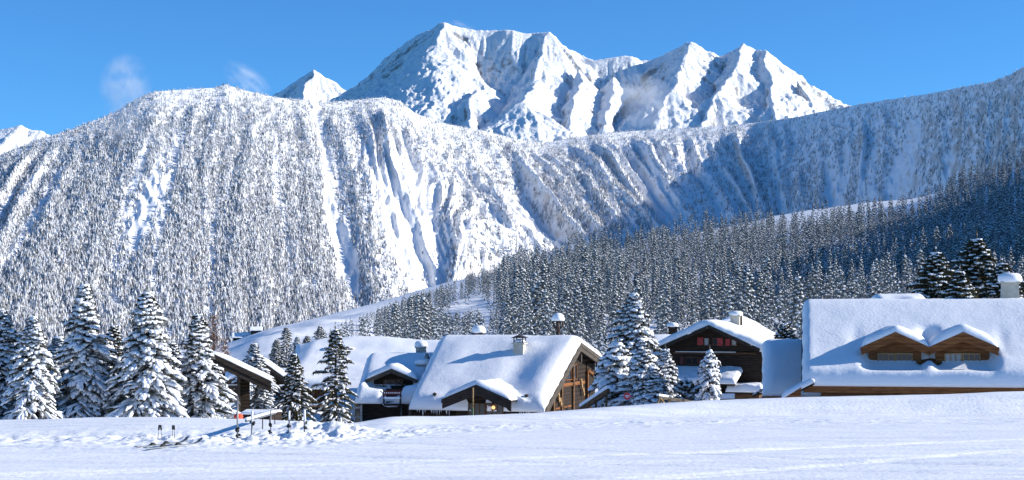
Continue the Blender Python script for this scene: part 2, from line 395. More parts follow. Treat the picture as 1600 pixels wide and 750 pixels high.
# ------------------------------------------------------------------ rocky massif and small peaks
def tents(px, Y, lines):
    """union of ridge-shaped wedges; fluted faces run straight down from every ridge line"""
    x = px2x(px, Y); best = np.full(x.shape, -1e9); al = np.zeros(x.shape); di = np.zeros(x.shape); off = 0.0
    for sl, ln in lines:
        P = [pt(*p) for p in ln]
        for (ax, ay, az), (bx, by, bz) in zip(P[:-1], P[1:]):
            dx, dy = bx - ax, by - ay; ln_ = math.hypot(dx, dy) + 1e-6
            k = np.clip(((x - ax) * dx + (Y - ay) * dy) / ln_ ** 2, 0, 1)
            vx, vy = x - ax - k * dx, Y - ay - k * dy; dist = np.hypot(vx, vy)
            h = az + k * (bz - az) - sl * dist
            fan = np.arctan2(vx * dy - vy * dx, vx * dx + vy * dy + 1e-9)      # sweeps round the end of a segment
            m = h > best
            best = np.where(m, h, best); di = np.where(m, dist, di)
            al = np.where(m, off + k * ln_ + np.where((k <= 0) | (k >= 1), np.sign(fan) * 0 + 60 * np.cos(fan), 0), al); off += ln_
        off += 900
    env = sstep(0, 260, di)
    r1 = np.abs(pnoise(al / 105., di / 900. + .3)); r2 = np.abs(pnoise(al / 42. + 50, di / 420.)); r3 = np.abs(pnoise(al / 17. + 9, di / 200.))
    return best - env * (80 * r1 + 40 * r2) - sstep(0, 90, di) * 15 * r3 + 8, di
def y_w(Y): return Y
def massif(name, label, lines, px0, px1, Y0, Y1, step, nrow, floor, warp=20, amp=1.0):
    pxs = np.arange(px0, px1, step); Ys = np.linspace(Y0, Y1, nrow)
    A, B = np.meshgrid(pxs, Ys); x = px2x(A, B)
    wx = warp * fbm(x / 420., B / 420., 4) + 16 * fbm(x / 95., B / 130., 3); wy = warp * fbm(x / 420. + 50, B / 420. + 20, 4)
    A2 = 800 + F * (x + wx) / B
    z, di = tents(A2, B + wy * .8, lines); soft = .36 + .64 * sstep(10, 220, di)
    r = ridged(x / 620. + 3, B / 900., 5, .5)
    z = z + amp * soft * (22 * (r - 1.0) + 9 * (ridged(x / 150. + 9 + .4 * fbm(x / 300., B / 300., 2), B / 260. + 4, 4, .55) - 1) + 8 * (ridged(x / 55. + 2, B / 80., 4) - 1) + 4 * fbm(x / 16., B / 30., 2))
    z = np.maximum(z, floor + 30 * fbm(x / 300., B / 300., 3))
    o = obj('mountain', mesh_np('mountain', np.stack([x, B, z], -1).reshape(-1, 3), grid_faces(nrow, len(pxs)), [M['massif']], smooth=True))
    return tag(o, label, 'mountain', kind='structure')
crest = [(430, 215, 8900), (500, 178, 8800), (522, 155, 8750), (560, 130, 8600), (590, 105, 8500), (620, 78, 8400), (645, 62, 8320), (664, 52, 8240), (690, 36, 8150), (715, 44, 8200), (745, 48, 8200), (770, 49, 8200), (800, 51, 8150), (830, 54, 8150), (858, 52, 8100), (880, 77, 8200), (905, 89, 8250), (930, 95, 8200), (955, 91, 8200), (985, 89, 8200), (1004, 97, 8250), (1020, 95, 8250), (1040, 84, 8200), (1060, 74, 8150), (1080, 65, 8050), (1100, 79, 8100), (1120, 91, 8150), (1140, 81, 8100), (1160, 70, 8050), (1180, 80, 8050), (1195, 82, 8000), (1215, 99, 8000), (1240, 117, 7950), (1270, 139, 7900), (1305, 164, 7850), (1420, 240, 7700)]
L = [(1.0, crest),
     (.68, [(690, 36, 8150), (684, 70, 7980), (672, 110, 7800), (658, 160, 7500), (645, 225, 7100)]),
     (.85, [(624, 78, 8350), (618, 110, 8050), (606, 150, 7700), (588, 205, 7300)]),
     (.70, [(752, 128, 7800), (742, 150, 7450), (728, 225, 6950)]),
     (.85, [(858, 52, 8100), (848, 85, 7950), (832, 120, 7750)]),
     (.62, [(838, 125, 7650), (815, 162, 7250), (828, 240, 6800)]),
     (.85, [(890, 82, 8200), (905, 120, 7800), (900, 160, 7400), (880, 230, 6950)]),
     (.85, [(958, 120, 7900), (948, 200, 7200)]),
     (.60, [(1080, 65, 8050), (1068, 100, 7850), (1052, 140, 7500), (1020, 210, 7050)]),
     (.62, [(1160, 70, 8050), (1150, 105, 7800), (1125, 145, 7450), (1090, 215, 7000)]),
     (.62, [(1195, 82, 8000), (1203, 125, 7700), (1208, 165, 7350), (1215, 220, 6950)]),
     (.8, [(1240, 117, 7950), (1262, 155, 7650), (1290, 205, 7300)])]
massif('mountain', 'high rocky snow massif with long jagged crest behind the wooded mountain', L, 400, 1460, 6500, 9400, 1.8, 380, 420)
L = [(.9, [(360, 190, 10100), (425, 152, 10000), (455, 133, 10000), (488, 110, 10000), (505, 121, 10000), (525, 131, 10000), (570, 170, 10000)]),
     (.8, [(488, 110, 10000), (480, 135, 9800), (470, 165, 9500)])]
massif('mountain', 'small pointed white peak left of the main massif', L, 330, 620, 9200, 10800, 1.8, 130, 500, 30, .5)
L = [(.6, [(-200, 240, 9000), (-30, 212, 9000), (5, 202, 9000), (25, 197, 9000), (42, 204, 9000), (62, 205, 9000), (110, 240, 9000)])]
massif('mountain', 'low white peaks at the left edge beyond the wooded mountain', L, -250, 160, 8300, 9700, 2.5, 90, 500, 40, .5)
# ------------------------------------------------------------------ spruces
_t = (1 + 5 ** .5) / 2
ICO_V = np.array([(-1, _t, 0), (1, _t, 0), (-1, -_t, 0), (1, -_t, 0), (0, -1, _t), (0, 1, _t), (0, -1, -_t), (0, 1, -_t), (_t, 0, -1), (_t, 0, 1), (-_t, 0, -1), (-_t, 0, 1)], float) / math.hypot(1, _t)
ICO_F = np.array([(0, 11, 5), (0, 5, 1), (0, 1, 7), (0, 7, 10), (0, 10, 11), (1, 5, 9), (5, 11, 4), (11, 10, 2), (10, 7, 6), (7, 1, 8), (3, 9, 4), (3, 4, 2), (3, 2, 6), (3, 6, 8), (3, 8, 9), (4, 9, 5), (2, 4, 11), (6, 2, 10), (8, 6, 7), (9, 8, 1)])
OCT_V = np.array([(1, 0, 0), (0, 1, 0), (-1, 0, 0), (0, -1, 0), (0, 0, 1), (0, 0, -1)], float)
OCT_F = np.array([(0, 1, 4), (1, 2, 4), (2, 3, 4), (3, 0, 4), (1, 0, 5), (2, 1, 5), (3, 2, 5), (0, 3, 5)])

def spruce(seed, H, R, nb, ntw, snow=.85, fringe=4, lump='ico', fl=.26, droop=.55, power=.8, lumpk=1.0, base=.04):
    """arrays of a spruce crown: verts, triangles, material index (0 needles, 1 snow), smooth flag"""
    r = np.random.RandomState(seed); V = []; T = []; MI = []; SM = []; n = 0
    LV, LF = (ICO_V, ICO_F) if lump == 'ico' else (OCT_V, OCT_F)
    def push(v, f, mi, sm):
        nonlocal n
        V.append(v); T.append(f + n); MI.append(np.full(len(f), mi)); SM.append(np.full(len(f), sm)); n += len(v)
    def blob(c, ax, L, W, Hh, mi, sm=True):
        ax = ax / (np.linalg.norm(ax) + 1e-9); sd = np.cross(ax, (0, 0, 1)); sd /= np.linalg.norm(sd) + 1e-9; up = np.cross(sd, ax)
        v = LV * (1 + .28 * (r.rand(len(LV), 1) - .5)); push(c + v[:, :1] * ax * L + v[:, 1:2] * sd * W + v[:, 2:] * up * Hh, LF, mi, sm)
    ph = r.rand() * 6.28; gaps = r.rand(5) * .8 + .1
    for i in range(nb):
        f = ((i + r.rand() * .8) / nb) ** .92
        z0 = H * (base + (.945 - base) * f)
        L = (R * (1 - f) ** power * (.55 + .62 * r.rand() ** .8) + .05 * R + .05)
        if min(abs(gaps - f)) < .02: L *= .65
        az = i * 2.39996 + r.uniform(-.35, .35)
        L *= 1 + .20 * math.sin(2 * az + ph + 7 * f) + .12 * math.sin(3 * az - ph + 17 * f)
        if f > .86: L *= .45 + .55 * (1 - f) / .14
        ca, sa = math.cos(az), math.sin(az); up = .12 + .45 * f; dr = droop * (1.05 - .75 * f) * r.uniform(.75, 1.2)
        def bp(t): return np.array([ca * L * t, sa * L * t, z0 + L * (up * t - dr * t * t * 1.15)])
        for k in range(ntw):
            t = (.22 + .78 * (k + r.rand() * .6) / ntw) if ntw > 1 else .6
            p = bp(min(t, 1)); dirb = bp(min(t + .05, 1.05)) - bp(t - .05); dirb /= np.linalg.norm(dirb)
            side = (1 if (k + i) % 2 else -1); ang = az + side * r.uniform(.35, 1.0) * (1.15 - t * .8)
            tl = L * .46 * (1.2 - t) + .05 * R + .06
            d = np.array([math.cos(ang), math.sin(ang), dirb[2] * .9 - r.uniform(0, .25)]); d /= np.linalg.norm(d)
            c = p + d * tl * .45
            # needle body and hanging sprays
            blob(c - np.array([0, 0, .03]), d, tl * .62, fl * .42, fl * .30, 0, False)
            for j in range(fringe):
                q = p + d * tl * r.uniform(0, 1.1); h = fl * r.uniform(.6, 1.5)
                sdv = np.array([-d[1], d[0], 0]) * r.uniform(-1, 1) * .9; wv = d * fl * .30
                tip = q + sdv * h + d * h * r.uniform(.1, .8) + np.array([0, 0, -h * r.uniform(.35, 1.0)])
                push(np.array([q - wv, q + wv, tip]), np.array([[0, 1, 2]]), 0, False)
            if r.rand() < snow:
                s = r.uniform(.65, 1.25) * lumpk
                blob(c + np.array([0, 0, fl * .18]) + d * r.uniform(-.1, .2) * tl, d, max(tl * .56 * min(s, 1.15), fl * .5), fl * .52 * s, fl * .36 * s, 1)
        if ntw > 2 and r.rand() < snow * .7:
            c = bp(.92); blob(c + np.array([0, 0, fl * .18]), bp(1.0) - bp(.8), fl * .9 * lumpk, fl * .6 * lumpk, fl * .4 * lumpk, 1)
    # leader
    blob(np.array([0, 0, H * .975]), np.array([0.02, 0, 1.0]), H * .035 + fl * .4, fl * .18, fl * .18, 0, False)
    blob(np.array([0.01, 0, H * .985]), np.array([0.02, 0, 1.0]), fl * .5, fl * .17, fl * .17, 1)
    return np.concatenate(V), np.concatenate(T), np.concatenate(MI), np.concatenate(SM)
def crown_mesh(name, args, nm='needles', sm='lump_snow'):
    v, t, mi, s = spruce(**args)
    return mesh_np(name, v, t, [M[nm], M[sm]], mi, s)
def trunk_mesh(H, r0):
    mb = MB(); mb.tube([(0, 0, -.8), (.02, 0, H * .3), (0, .02, H * .7), (0, 0, H * .97)], [r0 * 1.15, r0 * .85, r0 * .45, r0 * .08], M['bark'], 8)
    o = mb.build('trunk'); me = o.data; bpy.data.objects.remove(o); return me

UNIT = 10.0
hero_kinds = {
    'loaded': dict(seed=11, H=UNIT, R=3.5, nb=230, ntw=12, snow=.95, fringe=4, fl=.235, droop=.72, lumpk=1.12, base=.01, power=1.2),
    'loaded2': dict(seed=23, H=UNIT, R=3.3, nb=220, ntw=12, snow=.92, fringe=5, fl=.225, droop=.66, lumpk=1.05, base=.01, power=1.12),
    'loaded3': dict(seed=35, H=UNIT, R=3.5, nb=210, ntw=12, snow=.94, fringe=4, fl=.24, droop=.78, lumpk=1.1, power=1.15, base=.01),
    'slim': dict(seed=41, H=UNIT, R=2.1, nb=130, ntw=6, snow=.72, fringe=6, fl=.23, droop=.55, power=.75, lumpk=.85),
    'dark': dict(seed=52, H=UNIT, R=2.8, nb=200, ntw=8, snow=.62, fringe=6, fl=.25, droop=.6, power=.85, lumpk=.8),
    'puffy': dict(seed=63, H=UNIT, R=3.0, nb=150, ntw=10, snow=.97, fringe=3, fl=.33, droop=.95, power=.66, lumpk=1.3, base=.01),
    'open': dict(seed=74, H=UNIT, R=5.0, nb=60, ntw=9, snow=.95, fringe=4, fl=.42, droop=.1, power=.7, lumpk=.9, base=.03),
}
hero_mesh = {k: crown_mesh('crown', a, 'needles' if k in ('slim', 'dark') else 'needles_frost') for k, a in hero_kinds.items()}
hero_trunk = trunk_mesh(UNIT, .17)
def gz(x, Y): return float(ground(np.array([x]), np.array([Y]))[0])
def hero(kind, px, top, Y, label, width=1.0, rz=None, group=None, name='spruce_tree', z=None):
    x = PX(px, Y); zb = gz(x, Y) - .1 if z is None else z; H = PZ(top, Y) - zb; s = H / UNIT
    root = empty(name, (x, Y, zb), rz if rz is not None else (px * 1.7) % 6.28, label, 'tree', group)
    c = obj('crown', hero_mesh[kind], root); c.scale = (s * width, s * width, s)
    t = obj('trunk', hero_trunk, root); t.scale = (s * 1.1, s * 1.1, s)
    return root
G1 = 'snow-laden spruces at the left edge of the piste'
hero('loaded2', 4, 474, 73, 'snow-laden spruce cut by the left edge of the photo', 1.12, group=G1)
hero('loaded3', 52, 486, 70, 'snow-laden spruce second from the left edge, shorter than the next one', 1.0, group=G1)
hero('loaded', 132, 434, 73, 'tallest snow-laden spruce of the left group, with a broad skirt', 1.0, group=G1)
hero('slim', 178, 500, 77, 'short snowy spruce squeezed between the two tallest of the left group', 1.12, group=G1)
hero('loaded3', 230, 446, 72, 'pointed snow-laden spruce in the middle of the left group, drooping lower branches', 1.12, group=G1)
hero('loaded2', 310, 482, 74, 'snow-laden spruce standing against the dark balcony chalet', 1.1, rz=2.2, group=G1)
hero('loaded', 92, 520, 80, 'low snowy spruce half hidden behind the left group', 1.5, group=G1)
hero('loaded2', 268, 530, 79, 'low snowy spruce behind the pointed one of the left group', 1.5, group=G1)
G2 = 'spruces in front of the village chalets'
hero('loaded2', 397, 532, 104, 'bushy snowy spruce peeking over the dark overhanging gable roof', 1.35, group=G2)
hero('loaded3', 408, 590, 86, 'snowy spruce below the end of the dark overhanging gable roof', 1.3, group=G2)
hero('dark', 460, 546, 80, 'bluish shaded spruce with pointed top in front of the long back roof', .92, group=G2)
hero('slim', 524, 505, 85, 'tall narrow dark spruce with bare lower side beside the dormer chalet', .95, group=G2)
hero('puffy', 965, 528, 86, 'spruce smothered in thick snow pads right of the log gable', 1.15, group=G2)
hero('loaded', 1003, 520, 84, 'broad snowy spruce behind the red round sign', 1.15, rz=1.0, group=G2)
hero('loaded3', 990, 449, 118, 'tallest spruce rising behind the snow-padded pair right of the log gable', 1.15, group=G2)
hero('loaded', 1040, 538, 88, 'slim snowy spruce touching the left side of the red-shuttered chalet', 1.0, group=G2)
hero('open', 1070, 586, 82, 'small open-branched snowy young tree above the wooden rail', .8, group=G2, name='young_tree')
hero('loaded3', 1022, 566, 82, 'low bushy snow-laden spruce between the sign and the wooden rail', 1.3, group=G2)
hero('puffy', 1109, 541, 99, 'lone shaded snow-padded spruce in front of the red-shuttered chalet', .78, group=G2)
hero('dark', 1226, 498, 112, 'dark little spruce top poking out above the shaded barrel roof', 1.1, group=G2)
G3 = 'big dark spruces above the right roof'
hero('dark', 1462, 384, 150, 'dark spruce left of the pair above the right-hand roof', 1.15, group=G3)
hero('dark', 1526, 362, 155, 'tallest dark spruce above the right-hand roof ridge', 1.15, rz=1.1, group=G3)
hero('dark', 1500, 415, 145, 'shorter dark spruce between the two tall ones above the right roof', 1.3, rz=3.0, group=G3)
hero('dark', 1566, 402, 148, 'dark spruce just left of the cream chimney', 1.2, rz=4.0, group=G3)
hero('dark', 1612, 420, 150, 'dark spruce behind the cream chimney at the right edge', 1.2, rz=5.0, group=G3)
G4 = 'small spruces on the white slope behind the long back roof'
for px, top, Y, k, lab in [(432, 528, 235, 'dark', 'leftmost small spruce on the slope behind the long roof'), (447, 508, 240, 'slim', 'thin small spruce with a bare leader behind the long roof'),
                           (464, 524, 236, 'loaded2', 'frosted small spruce in the middle behind the long roof'), (480, 522, 245, 'dark', 'rightmost small spruce of the row behind the long roof'),
                           (500, 506, 260, 'slim', 'lone thin spruce with a bare spire on the white slope')]:
    hero(k, px, top, Y, lab, 1.25, group=G4)

# bare, rust coloured larches between the trees
def bare_tree(px, top, Y, label, seed, n=150):
    r = random.Random(seed); x = PX(px, Y); zb = gz(x, Y); H = PZ(top, Y) - zb
    root = empty('bare_tree', (x, Y, zb), 0, label, 'tree')
    mb = MB(); mb.tube([(0, 0, -.5), (.05, 0, H * .5), (0, 0, H * .96)], [.16, .1, .03], M['bark'], 6); mb.build('trunk', root)
    tw = MB()
    for i in range(n):
        f = r.uniform(.2, .97); a = r.uniform(0, 6.28); L = H * .26 * (1.1 - f * .8) * r.uniform(.5, 1.1)
        p = Vector((0, 0, H * f)); q = p + Vector((math.cos(a) * L, math.sin(a) * L, L * r.uniform(.25, .8)))
        tw.tube([p, q], [.035, .015], M['rust_twig'], 3)
        for k in range(4):
            b = p.lerp(q, r.uniform(.3, 1)); e = b + Vector((r.uniform(-1, 1), r.uniform(-1, 1), r.uniform(-.2, 1))) * L * .35
            tw.tube([b, e], [.025, .012], M['rust_twig'] if r.random() < .65 else M['lump_snow'], 3)
    tw.build('twigs', root)
bare_tree(334, 492, 165, 'rust-brown bare larch behind the dark overhanging gable roof', 3)
bare_tree(352, 528, 170, 'low pinkish bare bush right of the rust-brown larch', 5, 110)

# ------------------------------------------------------------------ hillside forest
mid_kinds = [dict(seed=101 + i, H=UNIT, R=[1.5, 1.8, 1.25, 1.6, 1.4, 2.0, 1.3, 1.7][i], nb=56, ntw=4, snow=[.62, .78, .5, .66, .85, .55, .7, .4][i], fringe=3, lump='oct', fl=[.42, .46, .38, .44, .40, .5, .36, .46][i], droop=[.6, .7, .5, .6, .75, .45, .6, .5][i], power=[.8, .72, .95, .75, .85, .65, .9, .7][i], lumpk=.8) for i in range(8)]
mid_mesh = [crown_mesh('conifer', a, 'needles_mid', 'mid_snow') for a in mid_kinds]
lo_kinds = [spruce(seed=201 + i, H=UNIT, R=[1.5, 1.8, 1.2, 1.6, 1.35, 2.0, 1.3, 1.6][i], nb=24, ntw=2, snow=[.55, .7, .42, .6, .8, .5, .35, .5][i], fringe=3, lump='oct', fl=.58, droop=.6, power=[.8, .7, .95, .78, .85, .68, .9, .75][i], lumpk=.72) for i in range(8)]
rs = np.random.RandomState(5)
def in_poly(x, y, P):
    c = np.zeros(len(x), bool); n = len(P)
    for i in range(n):
        (x1, y1), (x2, y2) = P[i], P[(i + 1) % n]
        k = ((y1 > y) != (y2 > y)) & (x < (x2 - x1) * (y - y1) / (y2 - y1 + 1e-12) + x1); c ^= k
    return c
nc = 46000
Yq = np.sqrt(rs.uniform(270. ** 2, 1610. ** 2, nc)); pq = rs.uniform(490, 1950, nc)
xq = PX(pq, Yq); zq = ground(xq, Yq); yq = HY - F * zq / Yq
Ykq = np.interp(pq, *_kdt); q_ = Yq / Ykq
edge = np.interp(pq, [520, 640, 740, 830, 950, 1150, 1250, 1440, 1480, 1560, 1950], [.80, .93, .91, .93, .95, .945, .875, .885, .97, 1.0, 1.0])
ok = (q_ < edge)
left_lim = np.interp(Yq, [270, 330, 450, 700, 1000, 1300], [495, 505, 515, 535, 600, 700])
ok &= pq > left_lim
ok &= ~in_poly(pq, yq, [(684, 500), (706, 479), (738, 470), (790, 472), (765, 486), (735, 496), (704, 506)])   # clearings, as ground areas
ok &= ~in_poly(pq, yq, [(684, 455), (700, 448), (730, 444), (734, 462), (690, 470)])
ok &= ~in_poly(pq, yq, [(965, 452), (1010, 444), (1050, 448), (1010, 462), (970, 466)])
ok &= ((pnoise(xq / 60., Yq / 60.) + .64 * rs.rand(nc)) > -.02) | (pq < 735)
xq, Yq, zq, pq, yq = [a[ok] for a in (xq, Yq, zq, pq, yq)]
order = np.argsort(Yq); cell = {}; keep = []
for i in order:
    dmin = (8.0 if Yq[i] > 620 else 7.4) if not pq[i] < 735 else 6.0; kx, ky = int(xq[i] // 8), int(Yq[i] // 8); good = True
    for a in (-1, 0, 1):
        for b in (-1, 0, 1):
            for j in cell.get((kx + a, ky + b), ()):
                if (xq[i] - xq[j]) ** 2 + (Yq[i] - Yq[j]) ** 2 < dmin * dmin: good = False; break
            if not good: break
        if not good: break
    if good: cell.setdefault((kx, ky), []).append(i); keep.append(i)
keep = np.array(keep); xq, Yq, zq, pq, yq = [a[keep] for a in (xq, Yq, zq, pq, yq)]
Hq = (np.interp(Yq, [270, 450, 700, 1100, 1600], [12.5, 14.5, 17, 19, 20]) * (.50 + .88 * rs.beta(2.0, 2.0, len(Yq))) * (1 + .22 * pnoise(xq / 45. + 3, Yq / 45.)))
tmax = np.interp(pq, [490, 530, 560, 595, 640, 690, 725, 755, 785, 800], [524, 507, 496, 482, 464, 448, 434, 422, 408, 200])
tmax = np.where((yq > 494) & (pq > 672) & (pq < 800), np.maximum(tmax, np.interp(pq, [672, 690, 780, 800], [474, 489, 483, 455])), tmax)
lim = (HY - tmax) / F * Yq - zq
keep = lim > 3.0
xq, Yq, zq, pq, yq, Hq, lim = [a[keep] for a in (xq, Yq, zq, pq, yq, Hq, lim)]; Hq = np.minimum(Hq, lim * rs.uniform(.8, 1.2, len(lim)))
topq = HY - F * (zq + Hq) / Yq
# silhouette of the houses in front, to find which trees show most
cover = np.interp(pq, [520, 580, 690, 700, 910, 950, 960, 1060, 1110, 1190, 1250, 1256, 1600, 1700], [528, 545, 528, 524, 526, 545, 520, 505, 498, 488, 505, 468, 458, 455])
showpx = np.where((pq > -20) & (pq < 1620), np.minimum(np.maximum(cover - topq, 0), F * Hq / Yq), 0)
hid = np.argsort(-showpx)
ind = set(hid[:295].tolist())
zones = [(560, 720, 'frosted spruce in the sunlit stand left of the mushroom-capped chimney'), (720, 860, 'frosted spruce in the stand rising behind the central chalet ridge'),
         (860, 1000, 'frosted spruce in the stand behind the dark lantern post'), (1000, 1130, 'frosted spruce at the foot of the shaded wood behind the red-shuttered chalet'),
         (1130, 1262, 'frosted spruce in the shaded wood above the pale chimney chalet'), (1262, 1420, 'frosted spruce in the shaded wood above the left part of the dormer roof'), (1420, 2000, 'frosted spruce in the shaded wood around the big dark spruces')]
def zone_label(i):
    p = pq[i]; lab = zones[0][2]
    for a, b, t in zones:
        if a <= p < b: lab = t
    return lab
_sn = np.array([.62, .78, .5, .66, .85, .55, .7, .4]); _od = np.argsort(_sn)
def pick(x, y):
    c = .5 + .5 * float(pnoise(np.array([x / 55. + 8]), np.array([y / 70.]))[0]) + rs.uniform(-.38, .38)
    return int(_od[int(np.clip(c, 0, .999) * 8)])
LV_, LT_, LM_, LS_ = [], [], [], []; nn = 0
for i in range(len(xq)):
    rz = rs.uniform(0, 6.28); s = Hq[i] / UNIT; wd = s * rs.uniform(.68, 1.05)
    if i in ind:
        o = obj('conifer', mid_mesh[pick(xq[i], Yq[i])], None, (xq[i], Yq[i], zq[i] - .3), rz); o.scale = (wd, wd, s)
        lab = zone_label(i); tag(o, lab, 'tree', 'trees: ' + lab)
    else:
        v, t, mi, sm = lo_kinds[pick(xq[i], Yq[i])]; c_, s_ = math.cos(rz), math.sin(rz)
        LV_.append(np.stack([(v[:, 0] * c_ - v[:, 1] * s_) * wd + xq[i], (v[:, 0] * s_ + v[:, 1] * c_) * wd + Yq[i], v[:, 2] * s + zq[i] - .3], -1))
        LT_.append(t + nn); LM_.append(mi); LS_.append(sm); nn += len(v)
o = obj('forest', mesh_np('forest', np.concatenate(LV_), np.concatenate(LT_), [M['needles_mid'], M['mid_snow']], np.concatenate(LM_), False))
tag(o, 'dense snowy spruce forest covering the valley hill on the right', 'forest', kind='stuff')
print('hill trees', len(xq), 'stuff verts', nn)

# ------------------------------------------------------------------ far forest on the mountain flank
def far_tree(seed, tiers=3, n=5):
    r = np.random.RandomState(seed); V = []; T = []; MI = []
    for k in range(tiers):
        zb = k / tiers * .85; zt = min(1.0, zb + .52); R = .155 * (1 - k / tiers * .72); o = len(V)
        for j in range(n):
            a = 6.283 * (j + .5 * k + r.uniform(-.2, .2)) / n; V.append((math.cos(a) * R * r.uniform(.75, 1.3), math.sin(a) * R * r.uniform(.75, 1.3), zb + r.uniform(-.04, .05)))
        V.append((r.uniform(-.02, .02), r.uniform(-.02, .02), zt))
        for j in range(n): T.append((o + j, o + (j + 1) % n, o + n)); MI.append(1 if r.rand() < .66 else 0)
    return np.array(V), np.array(T), np.array(MI)
far_kinds = [far_tree(300 + i) for i in range(14)]
nf = 430000
pf = rs.uniform(-350, 1950, nf); df = rs.uniform(0.0, .93, nf)
sf = s_of(pf, df)
dens = np.interp(sf, [-500, 0, 200, 330, 430, 500, 560, 620, 720, 800, 900, 1000, 1150, 1250, 1400, 1600, 2200], [1, 1, 1, 1, 1, .9, .7, .6, .72, .85, .9, .75, .65, .5, .4, .38, .45])
gl = 1 - np.abs(pnoise((sf + 12 * pnoise(sf / 80., df * 3.2)) / 52., df * 1.1)) * 2.0      # same ribs as the terrain
dens = dens * (1 - .98 * bare_w(sf, df))
dens = dens * sstep(-.05, .35, gl + .5 * sstep(560, 440, sf) + .1)
streak = pnoise((sf + 7 * pnoise(sf / 40., df * 4)) / 15. + 60, df * 1.3 + 2)
dens = dens * (1 - .8 * sstep(.30, .46, streak) * sstep(.06, .2, df))
stripe = np.interp(sf, [1180, 1260, 1350], [0, 1, 1]) * sstep(-.05, .18, pnoise(sf / 16. + 5, df * .8)) * sstep(.2, .35, df)
dens = dens * (1 - .8 * stripe)
topsnow = np.exp(-((pf - 300) / 110.) ** 2) * sstep(.15, .03, df)
dens = dens * (1 - .55 * topsnow)
dens = dens * np.interp(pf, [1555, 1600], [1, .25]) ** (df < .06)
dens = dens * (.55 + .45 * sstep(-.35, .1, pnoise(pf / 12. + 3, df * 25.)))
kp = rs.rand(nf) < dens * .6
pf, df = pf[kp], df[kp]
xf, Yf_, zf, sf, _d = mtn_point(pf, 1 - df)
vis = (zf > -120)
xf, Yf_, zf, df = xf[vis], Yf_[vis], zf[vis], df[vis]
Hf = np.interp(df, [0, .15, .6, 1], [7, 9.5, 12.5, 14]) * rs.uniform(.6, 1.3, len(xf)); kind = rs.randint(14, size=len(xf)); rot = rs.uniform(0, 6.28, len(xf)); wdt = rs.uniform(.95, 1.5, len(xf))
LV_, LT_, LM_ = [], [], []; nn = 0
for k in range(14):
    v, t, mi = far_kinds[k]; idx = np.where(kind == k)[0]
    c_, s_ = np.cos(rot[idx])[:, None], np.sin(rot[idx])[:, None]; h = Hf[idx][:, None]; wq = wdt[idx][:, None]
    X_ = (v[None, :, 0] * c_ - v[None, :, 1] * s_) * h * wq + xf[idx][:, None]; Y_ = (v[None, :, 0] * s_ + v[None, :, 1] * c_) * h * wq + Yf_[idx][:, None]; Z_ = v[None, :, 2] * h + zf[idx][:, None] - 1.5
    LV_.append(np.stack([X_, Y_, Z_], -1).reshape(-1, 3))
    LT_.append((t[None] + (np.arange(len(idx)) * len(v))[:, None, None]).reshape(-1, 3) + nn); LM_.append(np.tile(mi, len(idx))); nn += len(idx) * len(v)
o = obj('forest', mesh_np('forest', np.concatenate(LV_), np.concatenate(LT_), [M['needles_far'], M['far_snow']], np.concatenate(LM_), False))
tag(o, 'frosted conifer forest on the ribs of the long mountain flank', 'forest', kind='stuff')
print('far trees', len(xf))
